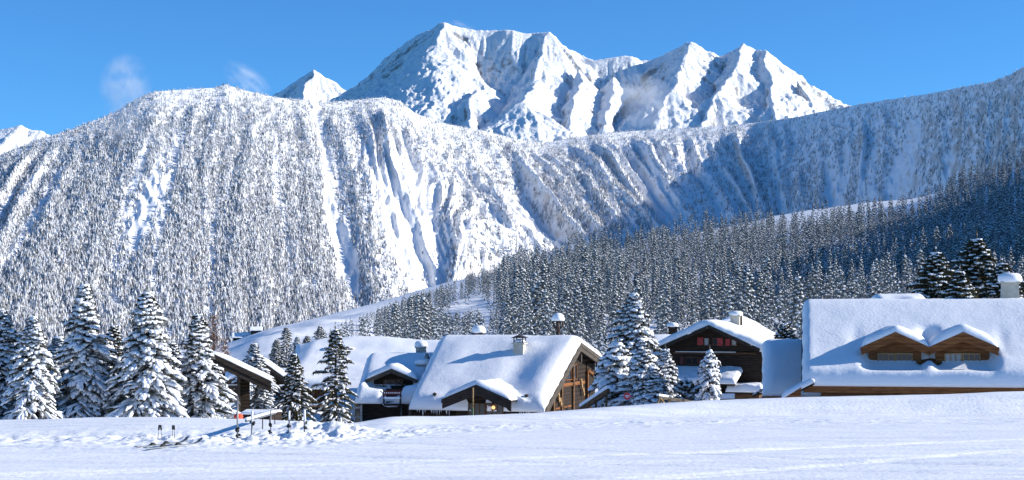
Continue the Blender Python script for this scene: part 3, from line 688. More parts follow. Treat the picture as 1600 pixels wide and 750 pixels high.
# ------------------------------------------------------------------ chalets
def edge_axis(a, b, r, n, ov, drop_in=.06):
    """positions and height factors across a snow layer from a to b with rounded, slightly overhanging rims"""
    th = np.linspace(0, math.pi / 2, 8)
    d = r * (1 - np.cos(th)); e = np.sin(th)
    A, B = a - ov, b + ov
    mid = np.linspace(A + r, B - r, n)[1:-1]
    return (np.concatenate([[a + drop_in, A + .02], A + d, mid, B - d[::-1], [B - .02, b - drop_in]]),
            np.concatenate([[0, 0], e, np.ones(len(mid)), e[::-1], [0, 0]]))
class Chalet:
    def __init__(s, name, label, px, Y, zb, rz, cat='chalet', group='snow-covered timber chalets of the village'):
        s.px, s.Y, s.rz, s.zb = px, Y, math.radians(rz), zb
        s.ox, s.oy = PX(px, Y), Y
        s.root = empty(name, (s.ox, s.oy, zb), s.rz, label, cat, group)
    def loc(s, px, Y, py=None):
        """photo column at a depth -> local x, y (and z)"""
        dx, dy = PX(px, Y) - s.ox, Y - s.oy; c, n = math.cos(s.rz), math.sin(s.rz)
        r = (dx * c + dy * n, -dx * n + dy * c)
        return r if py is None else (*r, PZ(py, Y) - s.zb)
    def onx(s, px, ly):
        """local x of photo column px on the local plane y = ly"""
        c, n = math.cos(s.rz), math.sin(s.rz); k = (px - 800) / F
        # world x = ox + lx*c - ly*n ; world y = oy + lx*n + ly*c ; x = k*y
        return (k * (s.oy + ly * c) - s.ox + ly * n) / (c - k * n)
    def ony(s, px, lx):
        c, n = math.cos(s.rz), math.sin(s.rz); k = (px - 800) / F
        return (s.ox + lx * c - k * (s.oy + lx * n)) / (k * c + n)
    def z(s, py, lx, ly):
        return PZ(py, s.oy + lx * math.sin(s.rz) + ly * math.cos(s.rz)) - s.zb
    def profile(s, prof):
        s.prof = [(y, z - s.zb) for y, z in prof]
    def rz_at(s, y): return float(np.interp(y, [p[0] for p in s.prof], [p[1] for p in s.prof]))
    def roof(s, x0, x1, T=.6, thick=.2, mt=None, barge=None, bh=.34, x0f=None, r=.5, noise=.10, bumps=(), ov=.14, bt=.09, barge_ends=(0, 1), seed=0, smooth_w=.55, lip=.05, wobk=1.0):
        s.x0, s.x1, s.x0f = x0, x1, x0 if x0f is None else x0f
        mt = mt or M['fascia']; P = s.prof; mb = MB()
        def xl(y): return s.x0 + (s.x0f - s.x0) * min(1, max(0, -y / -P[0][0] if P[0][0] else 0)) if False else s.x0 + (s.x0f - s.x0) * min(1, max(0, y / P[0][0]))
        for (ya, za), (yb, zb) in zip(P[:-1], P[1:]):
            mb.slab([(xl(ya), ya, za - .004), (x1, ya, za - .004), (x1, yb, zb - .004), (xl(yb), yb, zb - .004)], (0, 0, -thick), mt)
        rf = mb.build('roof', s.root)
        if barge:
            for end in barge_ends:
                b = MB()
                for (ya, za), (yb, zb) in zip(P[:-1], P[1:]):
                    xa = x1 if end else xl(ya); xb = x1 if end else xl(yb); k = 1 if end else -1
                    b.slab([(xa + .012 * k, ya, za + .02), (xb + .012 * k, yb, zb + .02), (xb + .012 * k, yb, zb - bh), (xa + .012 * k, ya, za - bh)], (bt * k, 0, 0), barge)
                    b.slab([(xa + .014 * k + bt * k, ya, za + .03), (xb + .014 * k + bt * k, yb, zb + .03), (xb + .014 * k + bt * k, yb, zb - bh * .45), (xa + .014 * k + bt * k, ya, za - bh * .45)], (.04 * k, 0, 0), barge)
                b.build('barge_board', rf)
        # snow blanket
        L = x1 - x0
        xs, ex = edge_axis(0, 1, min(.45, r / L), max(24, int(L / .16)), ov * .8 / L, .05 / L)
        ya, yb = P[0][0], P[-1][0]
        ys, ey = edge_axis(ya, yb, r, max(30, int((yb - ya) / .15)), ov)
        dens_y = np.linspace(ya - 1, yb + 1, 400); pz = np.interp(dens_y, [p[0] for p in P], [p[1] for p in P])
        # extrapolate slopes past the eaves
        s0 = (P[1][1] - P[0][1]) / (P[1][0] - P[0][0]); s1 = (P[-1][1] - P[-2][1]) / (P[-1][0] - P[-2][0])
        pz = np.where(dens_y < ya, P[0][1] + (dens_y - ya) * s0, pz); pz = np.where(dens_y > yb, P[-1][1] + (dens_y - yb) * s1, pz)
        st = dens_y[1] - dens_y[0]; n = int(3 * smooth_w / st); k = np.exp(-.5 * (np.arange(-n, n + 1) * st / smooth_w) ** 2); k /= k.sum()
        sm = np.convolve(np.pad(pz, n, mode='edge'), k, 'valid')
        mix = np.clip((np.minimum(dens_y - ya, yb - dens_y)) / (2.5 * smooth_w), 0, 1)
        pzs = pz * (1 - mix) + np.maximum(sm, pz - .3) * mix
        Xg, Yg = np.meshgrid(xs, ys); EX, EY = np.meshgrid(ex, ey)
        left = s.x0 + (s.x0f - s.x0) * np.clip(Yg / P[0][0], 0, 1.05)
        X3 = left + Xg * (x1 - left)
        wob = wobk * .07 * pnoise(X3 * 1.3 + seed * 9, np.full_like(X3, seed * 3.3)) + wobk * .025 * pnoise(X3 * 4. + seed, np.full_like(X3, 7.7))
        Y3 = Yg + wob * np.exp(-((Yg - ya) / .35) ** 2)
        X3 = X3 + .07 * pnoise(Yg * 1.5 + seed * 4, np.full_like(Yg, 2.2)) * (np.exp(-(Xg * L / .3) ** 2) + np.exp(-((1 - Xg) * L / .3) ** 2))
        base = np.interp(Yg, dens_y, pzs)
        und = 1 + noise * 1.3 * fbm(X3 / 3.4 + seed * 11, Yg / 3.0 + 3, 2) + .015 * fbm(X3 / .5, Yg / .5, 2)
        Z3 = base + T * EX * EY * und + .008 * (EX * EY > .5)
        for bf in bumps: Z3 = bf(X3, Yg, Z3, EX * EY)
        Z3 = np.where((EX * EY) < 1e-6, base - lip * (np.abs(Yg - ya) < .3) - .03, Z3)
        me = mesh_np('snow_cover', np.stack([X3, Y3, Z3], -1).reshape(-1, 3), grid_faces(len(ys), len(xs)), [M['roof_snow']], smooth=True)
        s.snow = obj('snow_cover', me, rf); s.roof_o = rf
        return rf
    def walls(s, xa, xb, ya, yb, mt, gap=.22, zlow=0.0, name='wall'):
        ys = [ya] + [p[0] for p in s.prof if ya < p[0] < yb] + [yb]
        pts = [(xa, ya, zlow)] + [(xa, y, s.rz_at(y) - gap) for y in ys] + [(xa, yb, zlow)]
        return MB().slab(pts, (xb - xa, 0, 0), mt).build(name, s.root)
    def dormer(s, xc, yf, hw, zpk, zev, oh=.6, T=.32, mt=None, barge=None, wall=None, bh=.30, zlow=None, wins=(), back=None, bt=.1, seed=1, wall_in=.35):
        """gable dormer looking along -y; z values local"""
        back = back if back is not None else min(s.prof[1][0], float(np.interp(zpk, [s.prof[0][1], s.prof[1][1]], [s.prof[0][0], s.prof[1][0]])) + .3)
        zlow = s.rz_at(yf + oh) - .3 if zlow is None else zlow
        mt = mt or M['fascia']; wall = wall or M['dark_wood']
        w = hw - wall_in; zw = zev + (zpk - zev) * wall_in / hw
        d = MB().slab([(xc - w, yf + oh, zlow), (xc - w, yf + oh, zw - .2), (xc, yf + oh, zpk - .2), (xc + w, yf + oh, zw - .2), (xc + w, yf + oh, zlow)], (0, back - yf - oh, 0), wall).build('dormer', s.root)
        mb = MB()
        for k in (-1, 1):
            mb.slab([(xc, yf, zpk), (xc + k * hw, yf, zev), (xc + k * hw, back, zev), (xc, back, zpk)], (0, 0, -.14), mt)
        mb.build('dormer_roof', d)
        b = MB()
        for k in (-1, 1):
            b.slab([(xc + .004 * k, yf - .012, zpk + .03), (xc + k * (hw + .06), yf - .012, zev + .01), (xc + k * (hw + .06), yf - .012, zev - bh), (xc + .004 * k, yf - .012, zpk - bh - .04)], (0, -bt, 0), barge or mt)
            b.slab([(xc + .004 * k, yf - bt - .016, zpk + .045), (xc + k * (hw + .1), yf - bt - .016, zev + .02), (xc + k * (hw + .1), yf - bt - .016, zev - bh * .42), (xc + .004 * k, yf - bt - .016, zpk - bh * .42)], (0, -.05, 0), barge or mt)
        b.build('barge_board', d)
        # snow cushion on the dormer
        xs, ex = edge_axis(xc - hw, xc + hw, .45, 26, .05); ys, ey = edge_axis(yf - bt, back + .2, .4, 22, .05)
        Xg, Yg = np.meshgrid(xs, ys); EX, EY = np.meshgrid(ex, ey)
        ax = np.sqrt(((Xg - xc) / hw) ** 2 + .015)
        base = zpk + (zev - zpk) * np.minimum(ax, 1.03)
        sag = 1 + .18 * fbm(Xg / 1.2 + seed * 5, Yg / 1.2, 2)
        Z = base + .02 + T * EX * EY * sag
        obj('snow_cover', mesh_np('snow_cover', np.stack([Xg, Yg, Z], -1).reshape(-1, 3), grid_faces(len(ys), len(xs)), [M['roof_snow']], smooth=True), d)
        for (x, z, ww, hh, gm) in wins: s.window(xc + x, yf + oh, z, ww, hh, gm, d, M['pale_wood'] if barge is M['orange_wood'] else M['brown_wood'])
        return d
    def window(s, x, y, z, w, h, gm, parent, fm=None, bars=2, axis='y', sgn=-1, name='window'):
        """window centred at x,z on the plane y (axis 'y', facing -y) or on plane x (axis 'x': x<->y swapped, facing +x)"""
        fm = fm or M['brown_wood']; f = MB(); p = MB(); t = .06
        def bx(m, a0, a1, z0, z1, d0, d1, mm):
            if axis == 'y': m.box((a0, y + sgn * d0, z0), (a1, y + sgn * d1, z1), mm)
            else: m.box((x - sgn * d0, a0, z0), (x - sgn * d1, a1, z1), mm)
        c = x if axis == 'y' else y
        for a0, a1 in ((c - w / 2 - t, c - w / 2), (c + w / 2, c + w / 2 + t)): bx(f, a0, a1, z - h / 2 - t, z + h / 2 + t, -.02, .07, fm)
        for z0, z1 in ((z - h / 2 - t, z - h / 2), (z + h / 2, z + h / 2 + t)): bx(f, c - w / 2, c + w / 2, z0, z1, -.02, .065, fm)
        for k in range(1, bars + 1): q = c - w / 2 + w * k / (bars + 1); bx(f, q - .025, q + .025, z - h / 2, z + h / 2, -.02, .055, fm)
        o = f.build(name, parent); bx(p, c - w / 2, c + w / 2, z - h / 2, z + h / 2, -.01, .02, gm)
        if parent is s.root: p.build('pane', o)
        else: p.build('window_pane', parent)
        return o
    def chimney(s, x, y, w, d, z0, z1, mt, cap=.3, taper=1.0, cowl=False, capr=1.15):
        a = [(x - w / 2, y - d / 2, z0), (x + w / 2, y - d / 2, z0), (x + w / 2, y + d / 2, z0), (x - w / 2, y + d / 2, z0)]
        b = [(x + (p - x) * taper, y + (q - y) * taper, z1) for p, q, _ in a]
        mb = MB().add(a + b, [(3, 2, 1, 0), (4, 5, 6, 7), (0, 1, 5, 4), (1, 2, 6, 5), (2, 3, 7, 6), (3, 0, 4, 7)], mt)
        mb.box((x - w * taper * .62, y - d * taper * .62, z1 + .002), (x + w * taper * .62, y + d * taper * .62, z1 + .08), mt)
        ch = mb.build('chimney', s.root); zt = z1 + .085
        if cowl:
            c = MB()
            for i in (-1, 1):
                for j in (-1, 1): c.box((x + i * w * .45 - .03, y + j * d * .45 - .03, zt), (x + i * w * .45 + .03, y + j * d * .45 + .03, zt + .30), M['iron'])
            c.slab([(x - w * .75, y - d * .7, zt + .30), (x, y - d * .7, zt + .50), (x + w * .75, y - d * .7, zt + .30)], (0, d * 1.4, 0), M['iron'])
            c.build('cowl', ch)
            MB().lathe([(w * .1, 0), (w * .6, .05), (w * .5, .16), (w * .2, .24)], M['lump_snow'], (x, y, zt + .0), 12, .1, 3).build('snow_cap', ch)
        elif cap:
            R = w * .62 * capr
            MB().lathe([(R * .9, -.02), (R * 1.05, .06), (R * 1.0, cap * .6), (R * .75, cap * .9), (R * .3, cap)], M['lump_snow'], (x, y, zt), 14, .06, 5).build('snow_cap', ch)
        return ch
def ramp_bump(xc, hw, yf, zpk, zev, T, w=.9, front=.58):
    """main snow swells over a dormer behind its front edge"""
    def f(X, Y, Z, E):
        a = np.abs(X - xc) / hw
        top = zpk + (zev - zpk) * np.minimum(np.sqrt(a * a + .03), 1.6) + T * .8
        k = sstep(yf + .5, yf + 1.6, Y) * sstep(1.55, 1.0, a) * (E > .3)
        hi = np.maximum(Z, top); soft = Z + (hi - Z) * k
        k2 = sstep(1.16, .72, a) * sstep(yf - 1.6, yf - .3, Y) * (Y < yf + 1.2) * sstep(yf + 1.2, yf + .6, Y)
        scoop = -front * k2 - .07 * np.exp(-((a - 1.22) / .2) ** 2) * sstep(yf - .2, yf + .5, Y) * sstep(yf + 3.4, yf + 1.4, Y)
        return soft + scoop * (E > .5)
    return f
def mound(xc, yc, rx, ry, h):
    return lambda X, Y, Z, E: Z + h * np.exp(-((X - xc) / rx) ** 2 - ((Y - yc) / ry) ** 2) * (E > .3)

M['dim_glass'] = mat('dim_window_glass', (.09, .09, .085), .15, .5)
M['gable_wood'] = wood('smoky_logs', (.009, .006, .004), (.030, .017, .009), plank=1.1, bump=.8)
# ---- central chalet with the log gable on its right
C = Chalet('chalet', 'dark chalet with long snow-laden front roof, wide entrance gable and log gable end', 905, 100, -8.2, -18)
C.profile([(-8.0, -5.38), (0, -1.5), (6.0, -2.75)])
ex_, ey_ = C.onx(745, -9.35), -9.35
zpk, zev = C.z(602, ex_, ey_), C.z(625, ex_, ey_)
C.roof(-9.6, 0, T=.62, mt=M['fascia'], barge=M['barge_wood'], bh=.52, x0f=-8.6, r=.62, noise=.05, seed=1, lip=.06, bt=.12,
       bumps=[ramp_bump(ex_, 2.15, ey_, zpk, zev, .34), mound(C.onx(822, -1.9), -1.7, 1.0, .8, .25), mound(-.9, -5, .8, 4, .2), mound(-2.9, -4.2, .9, 3.0, -.2), mound(-7.6, -3, 1.2, 2.5, .12)])
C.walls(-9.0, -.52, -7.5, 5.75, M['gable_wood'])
C.dormer(ex_, ey_, 2.12, zpk, zev, oh=1.25, T=.36, mt=M['dark_barge'], barge=M['dark_barge'], wall=M['dark_wood'], bh=.55, zlow=.2, wins=[(-.42, C.z(641, ex_, ey_ + 1.25), 1.0, .75, M['dim_glass']), (.72, C.z(641, ex_, ey_ + 1.25), 1.0, .75, M['dim_glass'])], seed=2)
MB().lathe([(.02, 0), (.09, .03), (.11, .12), (.06, .2)], mat('warm_lamp_glass', (.9, .5, .2)), (C.onx(771, -8.2), -8.22, C.z(639, ex_, -8.2)), 10).build('lamp', C.root)
_b = bpy.data.materials['warm_lamp_glass'].node_tree.nodes['Principled BSDF']; _b.inputs['Emission Color'].default_value = (1, .45, .15, 1); _b.inputs['Emission Strength'].default_value = 1.6
for x in (C.onx(676, -8.1), C.onx(820, -8.1)):      # small dark snow guards poking out near the eave
    MB().lathe([(.02, 0), (.14, .16), (.15, .2), (.04, .26)], M['iron'], (x, -7.75, C.rz_at(-7.75) + .52), 8).build('snow_guard', C.root)
# icicles under the front eave
ic = MB(); rr = random.Random(4)
for k in range(46):
    x = -8.5 + 8.2 * rr.random()
    if abs(x - ex_) < 2.2: continue
    h = rr.uniform(.1, .42); zc = C.prof[0][1] - .16
    ic.tube([(x, -8.03, zc), (x, -8.03, zc - h)], [.03, .006], M['white_paint'], 5)
o = ic.build('icicles', C.root)
C.chimney(C.onx(812, -2.3), -2.3, .66, .62, C.rz_at(-2.3) - .2, C.z(537.5, C.onx(812, -2.3), -2.3), M['stucco'], cowl=True)
xd = C.onx(748, 1.6); C.chimney(xd, 1.6, .62, .62, C.rz_at(1.6) - .2, C.z(522, xd, 1.6), M['iron'], cap=.5, capr=1.2)
# log gable: posts, beams, openings, window, hanging struts
gx = -.5
def gy(px): return C.ony(px, gx)
gb = MB(); z4 = C.z(600, gx, gy(890))
gb.box((gx - .02, gy(851), z4 - .12), (gx + .10, gy(912), z4 + .10), M['orange_wood'])
for p in (863, 876, 894): gb.box((gx - .02, gy(p) - .14, .1), (gx + .14, gy(p) + .14, C.rz_at(gy(p)) - .3), M['brown_wood'])
C_b = gb.build('beam', C.root)
for a, b in ((864.5, 874.5), (878, 892)):
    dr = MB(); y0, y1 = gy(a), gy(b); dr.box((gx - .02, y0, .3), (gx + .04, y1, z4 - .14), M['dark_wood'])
    for k in range(5): dr.box((gx + .042, y0 + .2, .9 + k * .42), (gx + .09, y1 - .2, 1.0 + k * .42), M['orange_wood'])
    dr.build('shutter_door', C.root)
zw0, zw1 = C.z(592, gx, gy(893)), C.z(571, gx, gy(893))
C.window(gx, (gy(884) + gy(900)) / 2, (zw0 + zw1) / 2, gy(900) - gy(884), zw1 - zw0, M['glass'], C.root, M['orange_wood'], 1, 'x', -1)
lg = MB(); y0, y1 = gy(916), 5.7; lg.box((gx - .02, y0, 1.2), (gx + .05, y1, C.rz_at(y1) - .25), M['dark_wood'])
lg.build('loggia', C.root)
lf = MB(); lf.box((gx + .052, y0 - .12, 1.0), (gx + .16, y0 + .06, C.z(578, gx, y0)), M['orange_wood']); lf.bar((gx + .12, y0, C.z(579, gx, y0)), (gx + .12, gy(928), C.z(588, gx, gy(928))), .18, .16, M['orange_wood']); lf.build('post', C.root)
for p, a, b in ((907, 545, 566), (933, 560, 586)):
    y = C.ony(p, -.12); MB().box((-.2, y - .1, C.z(b, -.1, y)), (-.04, y + .1, C.rz_at(y) - .25), M['barge_wood']).build('hanging_strut', C.root)
for p, a, b in ((905, 592, 606), (908, 606, 618), (869, 610, 628), (872, 622, 634)):
    y = gy(p); MB().bar((gx + .16, y - .12, C.z(a, gx, y)), (gx + .16, y + .15, C.z(b, gx, y)), .10, .22, M['pale_wood']).build('wall_ornament', C.root)

# ---- chalet with the single dormer, left of the central one
C = Chalet('chalet', 'chalet with one timber dormer and spotted red balcony left of the central chalet', 660, 104, -8.0, -5)
C.profile([(-7.2, -5.15), (0, -2.6), (3.5, -4.0)])
dx_, dy_ = C.onx(612, -5.2), -5.2
zpk, zev = C.z(577, dx_, dy_), C.z(594, dx_, dy_)
x0 = C.onx(577, 0)
C.roof(x0, 1.6, T=.55, x0f=C.onx(557, -7.2), r=.6, seed=3, noise=.08, bumps=[ramp_bump(dx_, 1.6, dy_, zpk, zev, .4), mound(C.onx(562, -6.4), -6.4, .9, .8, .25), mound(C.onx(640, -6.4), -6.4, .8, .8, .25),
       lambda X, Y, Z, E: Z - .42 * np.exp(-((X - C.onx(613, -6.9)) / .62) ** 6) * sstep(-5.6, -6.2, Y) * (E > .2)], barge=M['dark_barge'], bh=.3)
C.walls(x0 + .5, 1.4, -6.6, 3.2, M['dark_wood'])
C.dormer(dx_, dy_, 1.62, zpk, zev, oh=.65, T=.42, mt=M['barge_wood'], barge=M['barge_wood'], wall=M['dark_wood'], bh=.2, wins=[(0, C.z(599.5, dx_, dy_ + .6), 1.2, .44, M['glass'])], seed=4)
bx0, bx1 = C.onx(600, -7.6), C.onx(626, -7.6)
def zb_(py): return C.z(py, bx0, -7.6)
bal = MB(); bal.box((bx0, -7.7, zb_(634)), (bx1, -6.7, zb_(631)), M['dark_wood']); bal.box((bx0 - .05, -7.72, zb_(631)), (bx0 + .05, -7.62, zb_(609)), M['dark_wood']); bal.box((bx1 - .05, -7.72, zb_(631)), (bx1 + .05, -7.62, zb_(609)), M['dark_wood'])
bal.box((bx0, -6.9, zb_(631)), (bx1, -6.8, zb_(608)), M['dark_wood'])
bo = bal.build('balcony', C.root)
rl = MB(); rl.box((bx0, -7.75, zb_(617)), (bx1, -7.70, zb_(610)), mat('deep_red_board', (.10, .015, .015), .6))
for k in range(8): xx = bx0 + (bx1 - bx0) * (k + .5) / 8; rl.box((xx - .035, -7.768, zb_(614.6)), (xx + .035, -7.752, zb_(612.6)), M['white_paint'])
rl.build('railing', bo)
MB().slab([(bx0, -7.74, zb_(623)), (bx1, -7.74, zb_(623)), (bx1, -7.74, zb_(620)), (bx0, -7.74, zb_(620.5))], (0, .5, 0), M['roof_snow']).build('snow_ledge', bo)
pl = MB(); px_ = C.onx(560, -7.0)
for dx in (-.22, .22): pl.box((px_ + dx - .05, -7.2, 0.1), (px_ + dx + .05, -7.05, zb_(624)), M['stone'])
for z in (.4, 1.1, 1.8, 2.4): pl.box((px_ - .17, -7.19, z), (px_ + .17, -7.06, z + .12), M['stone'])
pl.box((px_ - .17, -7.1, .3), (px_ + .17, -7.06, zb_(625)), M['glass'])
pl.build('lantern_pillar', C.root)
dp = MB(); xx = C.onx(627, -7.0); dp.tube([(xx, -6.95, zb_(628)), (xx, -6.95, .2)], .05, M['metal'], 8); dp.build('downpipe', C.root)
xc_ = C.onx(658, .3); C.chimney(xc_, .3, .62, .6, C.rz_at(.3) - .3, C.z(544, xc_, .3), M['stone'], cap=.42)
xc_ = C.onx(664, -2.4); C.chimney(xc_, -2.4, .9, .8, C.rz_at(-2.4) - .1, C.z(571, xc_, -2.4), M['stone'], cap=.36, capr=1.2)
fg = MB(); zf_ = C.z(566, xc_, -2.4); fg.lathe([(.05, 0), (.17, .1), (.19, .3), (.12, .48), (.06, .6)], M['metal'], (xc_ + .12, -2.4, zf_), 10); fg.build('cowl', C.root)

# ---- long roof behind
C = Chalet('chalet', 'long low chalet with broad smooth snow roof behind the two front spruces', 700, 123, -7.6, -3)
C.profile([(-10, -5.0), (0, -2.05), (5, -3.6)])
x0 = C.onx(462, 0)
C.roof(x0, .5, T=.55, x0f=C.onx(452, -10), r=.55, seed=5, noise=.12, barge=M['dark_barge'], bh=.3, bumps=[mound(C.onx(575, 0), .4, 3.2, 2.2, .35), lambda X, Y, Z, E: Z - .35 * sstep(C.onx(500, 0), C.onx(470, 0), X) * (E > .3)])
C.walls(x0 + .6, 0, -9.2, 4.5, M['brown_wood'])
by0, by1 = C.onx(484, -9.6), C.onx(512, -9.6)
b = MB(); zz = lambda py: C.z(py, by0, -9.9)
b.box((by0, -10.2, zz(654)), (by1, -9.2, zz(651)), M['dark_wood']); bo = b.build('balcony', C.root)
r_ = MB()
for a, c_ in ((636, 633), (650, 646)): r_.box((by0, -10.2, zz(a)), (by1, -10.1, zz(c_)), M['pale_wood'])
for k in range(9): xx = by0 + (by1 - by0) * k / 8; r_.box((xx - .04, -10.19, zz(646.2)), (xx + .04, -10.11, zz(635.8)), M['dark_wood'])
r_.build('railing', bo)
MB().box((by0, -10.22, zz(632.9)), (by1, -10.05, zz(630.5)), M['roof_snow']).build('snow_ledge', bo)
for p in (486, 502): C.window(C.onx(p, -9.2), -9.2, zz(618), .5, .9, M['glass'], C.root, M['orange_wood'])
for p, py, mt in ((516, 552, M['brown_wood']), (543, 549, M['brown_wood'])):
    yy = -2.6; xx = C.onx(p, yy); C.chimney(xx, yy, .75, .6, C.rz_at(yy) - .2, C.z(py - 3, xx, yy), mt, cap=.3 if p < 530 else .12)
# lean-to roof running down towards the piste
C2 = Chalet('shed', 'steep snow-covered lean-to roof in blue shade between narrow spruce and dormer chalet', 560, 110, -7.6, -8, 'shed', 'small snow-covered outbuildings')
C2.profile([(-6.5, -6.6), (0, -4.75), (1.2, -5.0)])
C2.roof(C2.onx(536, 0), C2.onx(592, 0), T=.5, x0f=C2.onx(505, -6.5), r=.5, seed=6)
C2.walls(C2.onx(545, 0), C2.onx(585, 0), -5.9, 1.0, M['dark_wood'])
# ---- small cross gable at the left end of the long roof
C = Chalet('chalet', 'dark gable with an orange-framed window between the shaded spruce and the bushy spruce', 408, 113, -7.6, -79)
C.profile([(-2.6, -4.6), (0, -3.0), (2.35, -4.75)])
C.roof(-9, 0, T=.5, r=.5, seed=7, barge=M['dark_barge'], bh=.5)
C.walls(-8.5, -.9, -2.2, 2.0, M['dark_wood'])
C.window(-.9, C.ony(434, -.9), C.z(586, -.9, C.ony(434, -.9)), .5, .38, M['glass'], C.root, M['orange_wood'], 0, 'x', -1)  # orange timber frame around dark glass
b = MB(); y0, y1 = C.ony(436, -.3), C.ony(458, -.3)
b.box((-.9, y0, C.z(611, -.3, y0)), (.2, y1, C.z(609, -.3, y0)), M['dark_wood']); bo = b.build('balcony', C.root)
MB().box((.12, y0, C.z(606, -.3, y0)), (.2, y1, C.z(603, -.3, y0)), M['dark_wood']).build('railing', bo)
MB().box((.1, y0, C.z(602.9, -.3, y0)), (.22, y1, C.z(600.5, -.3, y0)), M['roof_snow']).build('snow_ledge', bo)

# ---- left chalet: overhanging gable with a balcony
C = Chalet('chalet', 'dark chalet with heavy overhanging gable board and side balcony beside the left spruces', 335, 82, -5.8, -75)
C.profile([(-3.3, -3.6), (0, -1.85), (3.0, -3.32)])
C.roof(-7, 0, T=.34, r=.4, seed=8, barge=M['dark_barge'], bh=.58, bt=.14, barge_ends=(1,), mt=M['dark_barge'])
C.walls(-6.5, -2.4, -2.6, .75, M['dark_wood'])
def ly(px, lx): return C.ony(px, lx)
b = MB(); y0, y1 = ly(325, -1.2), ly(372, -1.2)
def zl(py): return C.z(py, -1.0, 1)
b.box((-2.4, y0, zl(629)), (-.7, y1, zl(625)), M['barge_wood']); bo = b.build('balcony', C.root)
r_ = MB(); r_.box((-.8, y0, zl(606)), (-.7, y1, zl(602)), M['barge_wood'])
for k in range(17): yy = y0 + (y1 - y0) * k / 16; r_.box((-.78, yy - .045, zl(624.8)), (-.72, yy + .045, zl(606.2)), M['barge_wood'])
for k in range(8): xx = -2 + 1.2 * k / 7; r_.box((xx - .04, y1 - .06, zl(624.8)), (xx + .04, y1, zl(606)), M['barge_wood'])
r_.build('railing', bo); MB().box((-.82, y0, zl(601.8)), (-.66, y1, zl(600.3)), M['roof_snow']).build('snow_ledge', bo)
ps = MB(); yy = ly(373, -.7); ps.box((-.8, yy - .08, .1), (-.62, yy + .08, C.rz_at(yy) - .25), M['barge_wood']); ps.build('post', C.root)
pw = MB(); yy = ly(381, -1.6); pw.box((-2.6, yy - .2, .1), (-1.3, yy + .3, C.rz_at(yy) - .3), M['dark_wood']); pw.build('pillar', C.root)
for p in (338, 355): C.window(-2.4, ly(p, -2.4), zl(612), .6, .5, M['glass'], C.root, M['brown_wood'], 1, 'x', -1)

# ---- red-shuttered chalet
C = Chalet('chalet', 'big dark timber chalet with red window shutters under a wide snowy gable', 1108, 130, -7.7, -112)
C.profile([(-4.9, -2.5), (0, -.45), (4.9, -2.65)])
C.roof(-12, 0, T=.62, r=.55, seed=9, noise=.2, barge=M['dark_barge'], bh=.30, bumps=[mound(-10, -.3, 1.8, 2.0, .5), mound(-6, 3, 2.0, 1.6, .25)])
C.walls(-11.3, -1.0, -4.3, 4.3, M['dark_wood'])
wx = -1.0
def wy(px): return C.ony(px, wx)
def wz(py, px=1110): return C.z(py, wx, wy(px))
for p in (1104, 1118, 1147): C.window(wx, wy(p), wz(534), .36, .56, M['pale_glass'] if p != 1118 else M['glass'], C.root, M['brown_wood'], 0, 'x', -1)
def shutter(p0, p1, a, b, mt): MB().box((wx + .04, wy(p0), wz(a)), (wx + .10, wy(p1), wz(b)), mt).build('shutter', C.root)
shutter(1090, 1099, 539, 527, M['red']); shutter(1121, 1130, 540, 528, M['red']); shutter(1134, 1141, 540, 529, M['red'])
C.window(wx, wy(1081), wz(564), .95, .55, M['glass'], C.root, M['brown_wood'], 1, 'x', -1)
MR = add_noise(mat('faded_red_shutter', (.10, .03, .03), .7), (.07, .02, .02), (.12, .04, .035), 5)
shutter(1063, 1069, 570, 558, MR); shutter(1092, 1098, 571, 559, MR)
b = MB(); b.box((wx, wy(1052), wz(553)), (wx + .16, wy(1182), wz(550.5)), M['brown_wood']); bo = b.build('beam', C.root)
MB().box((wx + .02, wy(1056), wz(550.4)), (wx + .14, wy(1150), wz(549.4)), M['roof_snow']).build('snow_ledge', bo)
# snow-covered porch roof on the gable
def porch(p0, p1, zt, zb_, d, T, name='porch_roof'):
    y0, y1 = wy(p0), wy(p1)
    m = MB().slab([(wx, y0, zt), (wx, y1, zt), (wx + d, y1 + .1, zb_), (wx + d, y0 - .1, zb_)], (0, 0, -.16), M['fascia']); o = m.build(name, C.root)
    ys, ey = edge_axis(y0 - .1, y1 + .1, .35, 30, .05); xs, ex = edge_axis(wx, wx + d, .35, 20, .06)
    Xg, Yg = np.meshgrid(xs, ys); EX, EY = np.meshgrid(ex, ey); EX = np.where(Xg < wx + .4, 1, EX)
    Z = zt + (zb_ - zt) * (Xg - wx) / d + .01 + T * EX * EY * (1 + .15 * fbm(Xg, Yg, 2))
    obj('snow_cover', mesh_np('snow_cover', np.stack([Xg, Yg, Z], -1).reshape(-1, 3), grid_faces(len(ys), len(xs)), [M['roof_snow']], smooth=True), o)
    return o
porch(1046, 1158, wz(580), wz(580) - .95, 2.6, .42)
porch(1146, 1198, wz(608), wz(608) - .12, 2.2, .62, 'side_roof')
MB().box((wx, wy(1149), 0), (wx + 1.9, wy(1194), wz(611)), M['brown_wood']).build('side_room', C.root)
C.chimney(-5.6, C.ony(1150, -5.6), .85, .8, 5.6, C.z(494, -5.6, 0), M['stucco'], cap=.38)
MB().tube([(-5.6, C.ony(1158, -5.6), C.z(508, -5.6, 0)), (-5.6, C.ony(1158, -5.6), C.z(490, -5.6, 0))], .1, M['iron'], 8).build('stove_pipe', C.root)

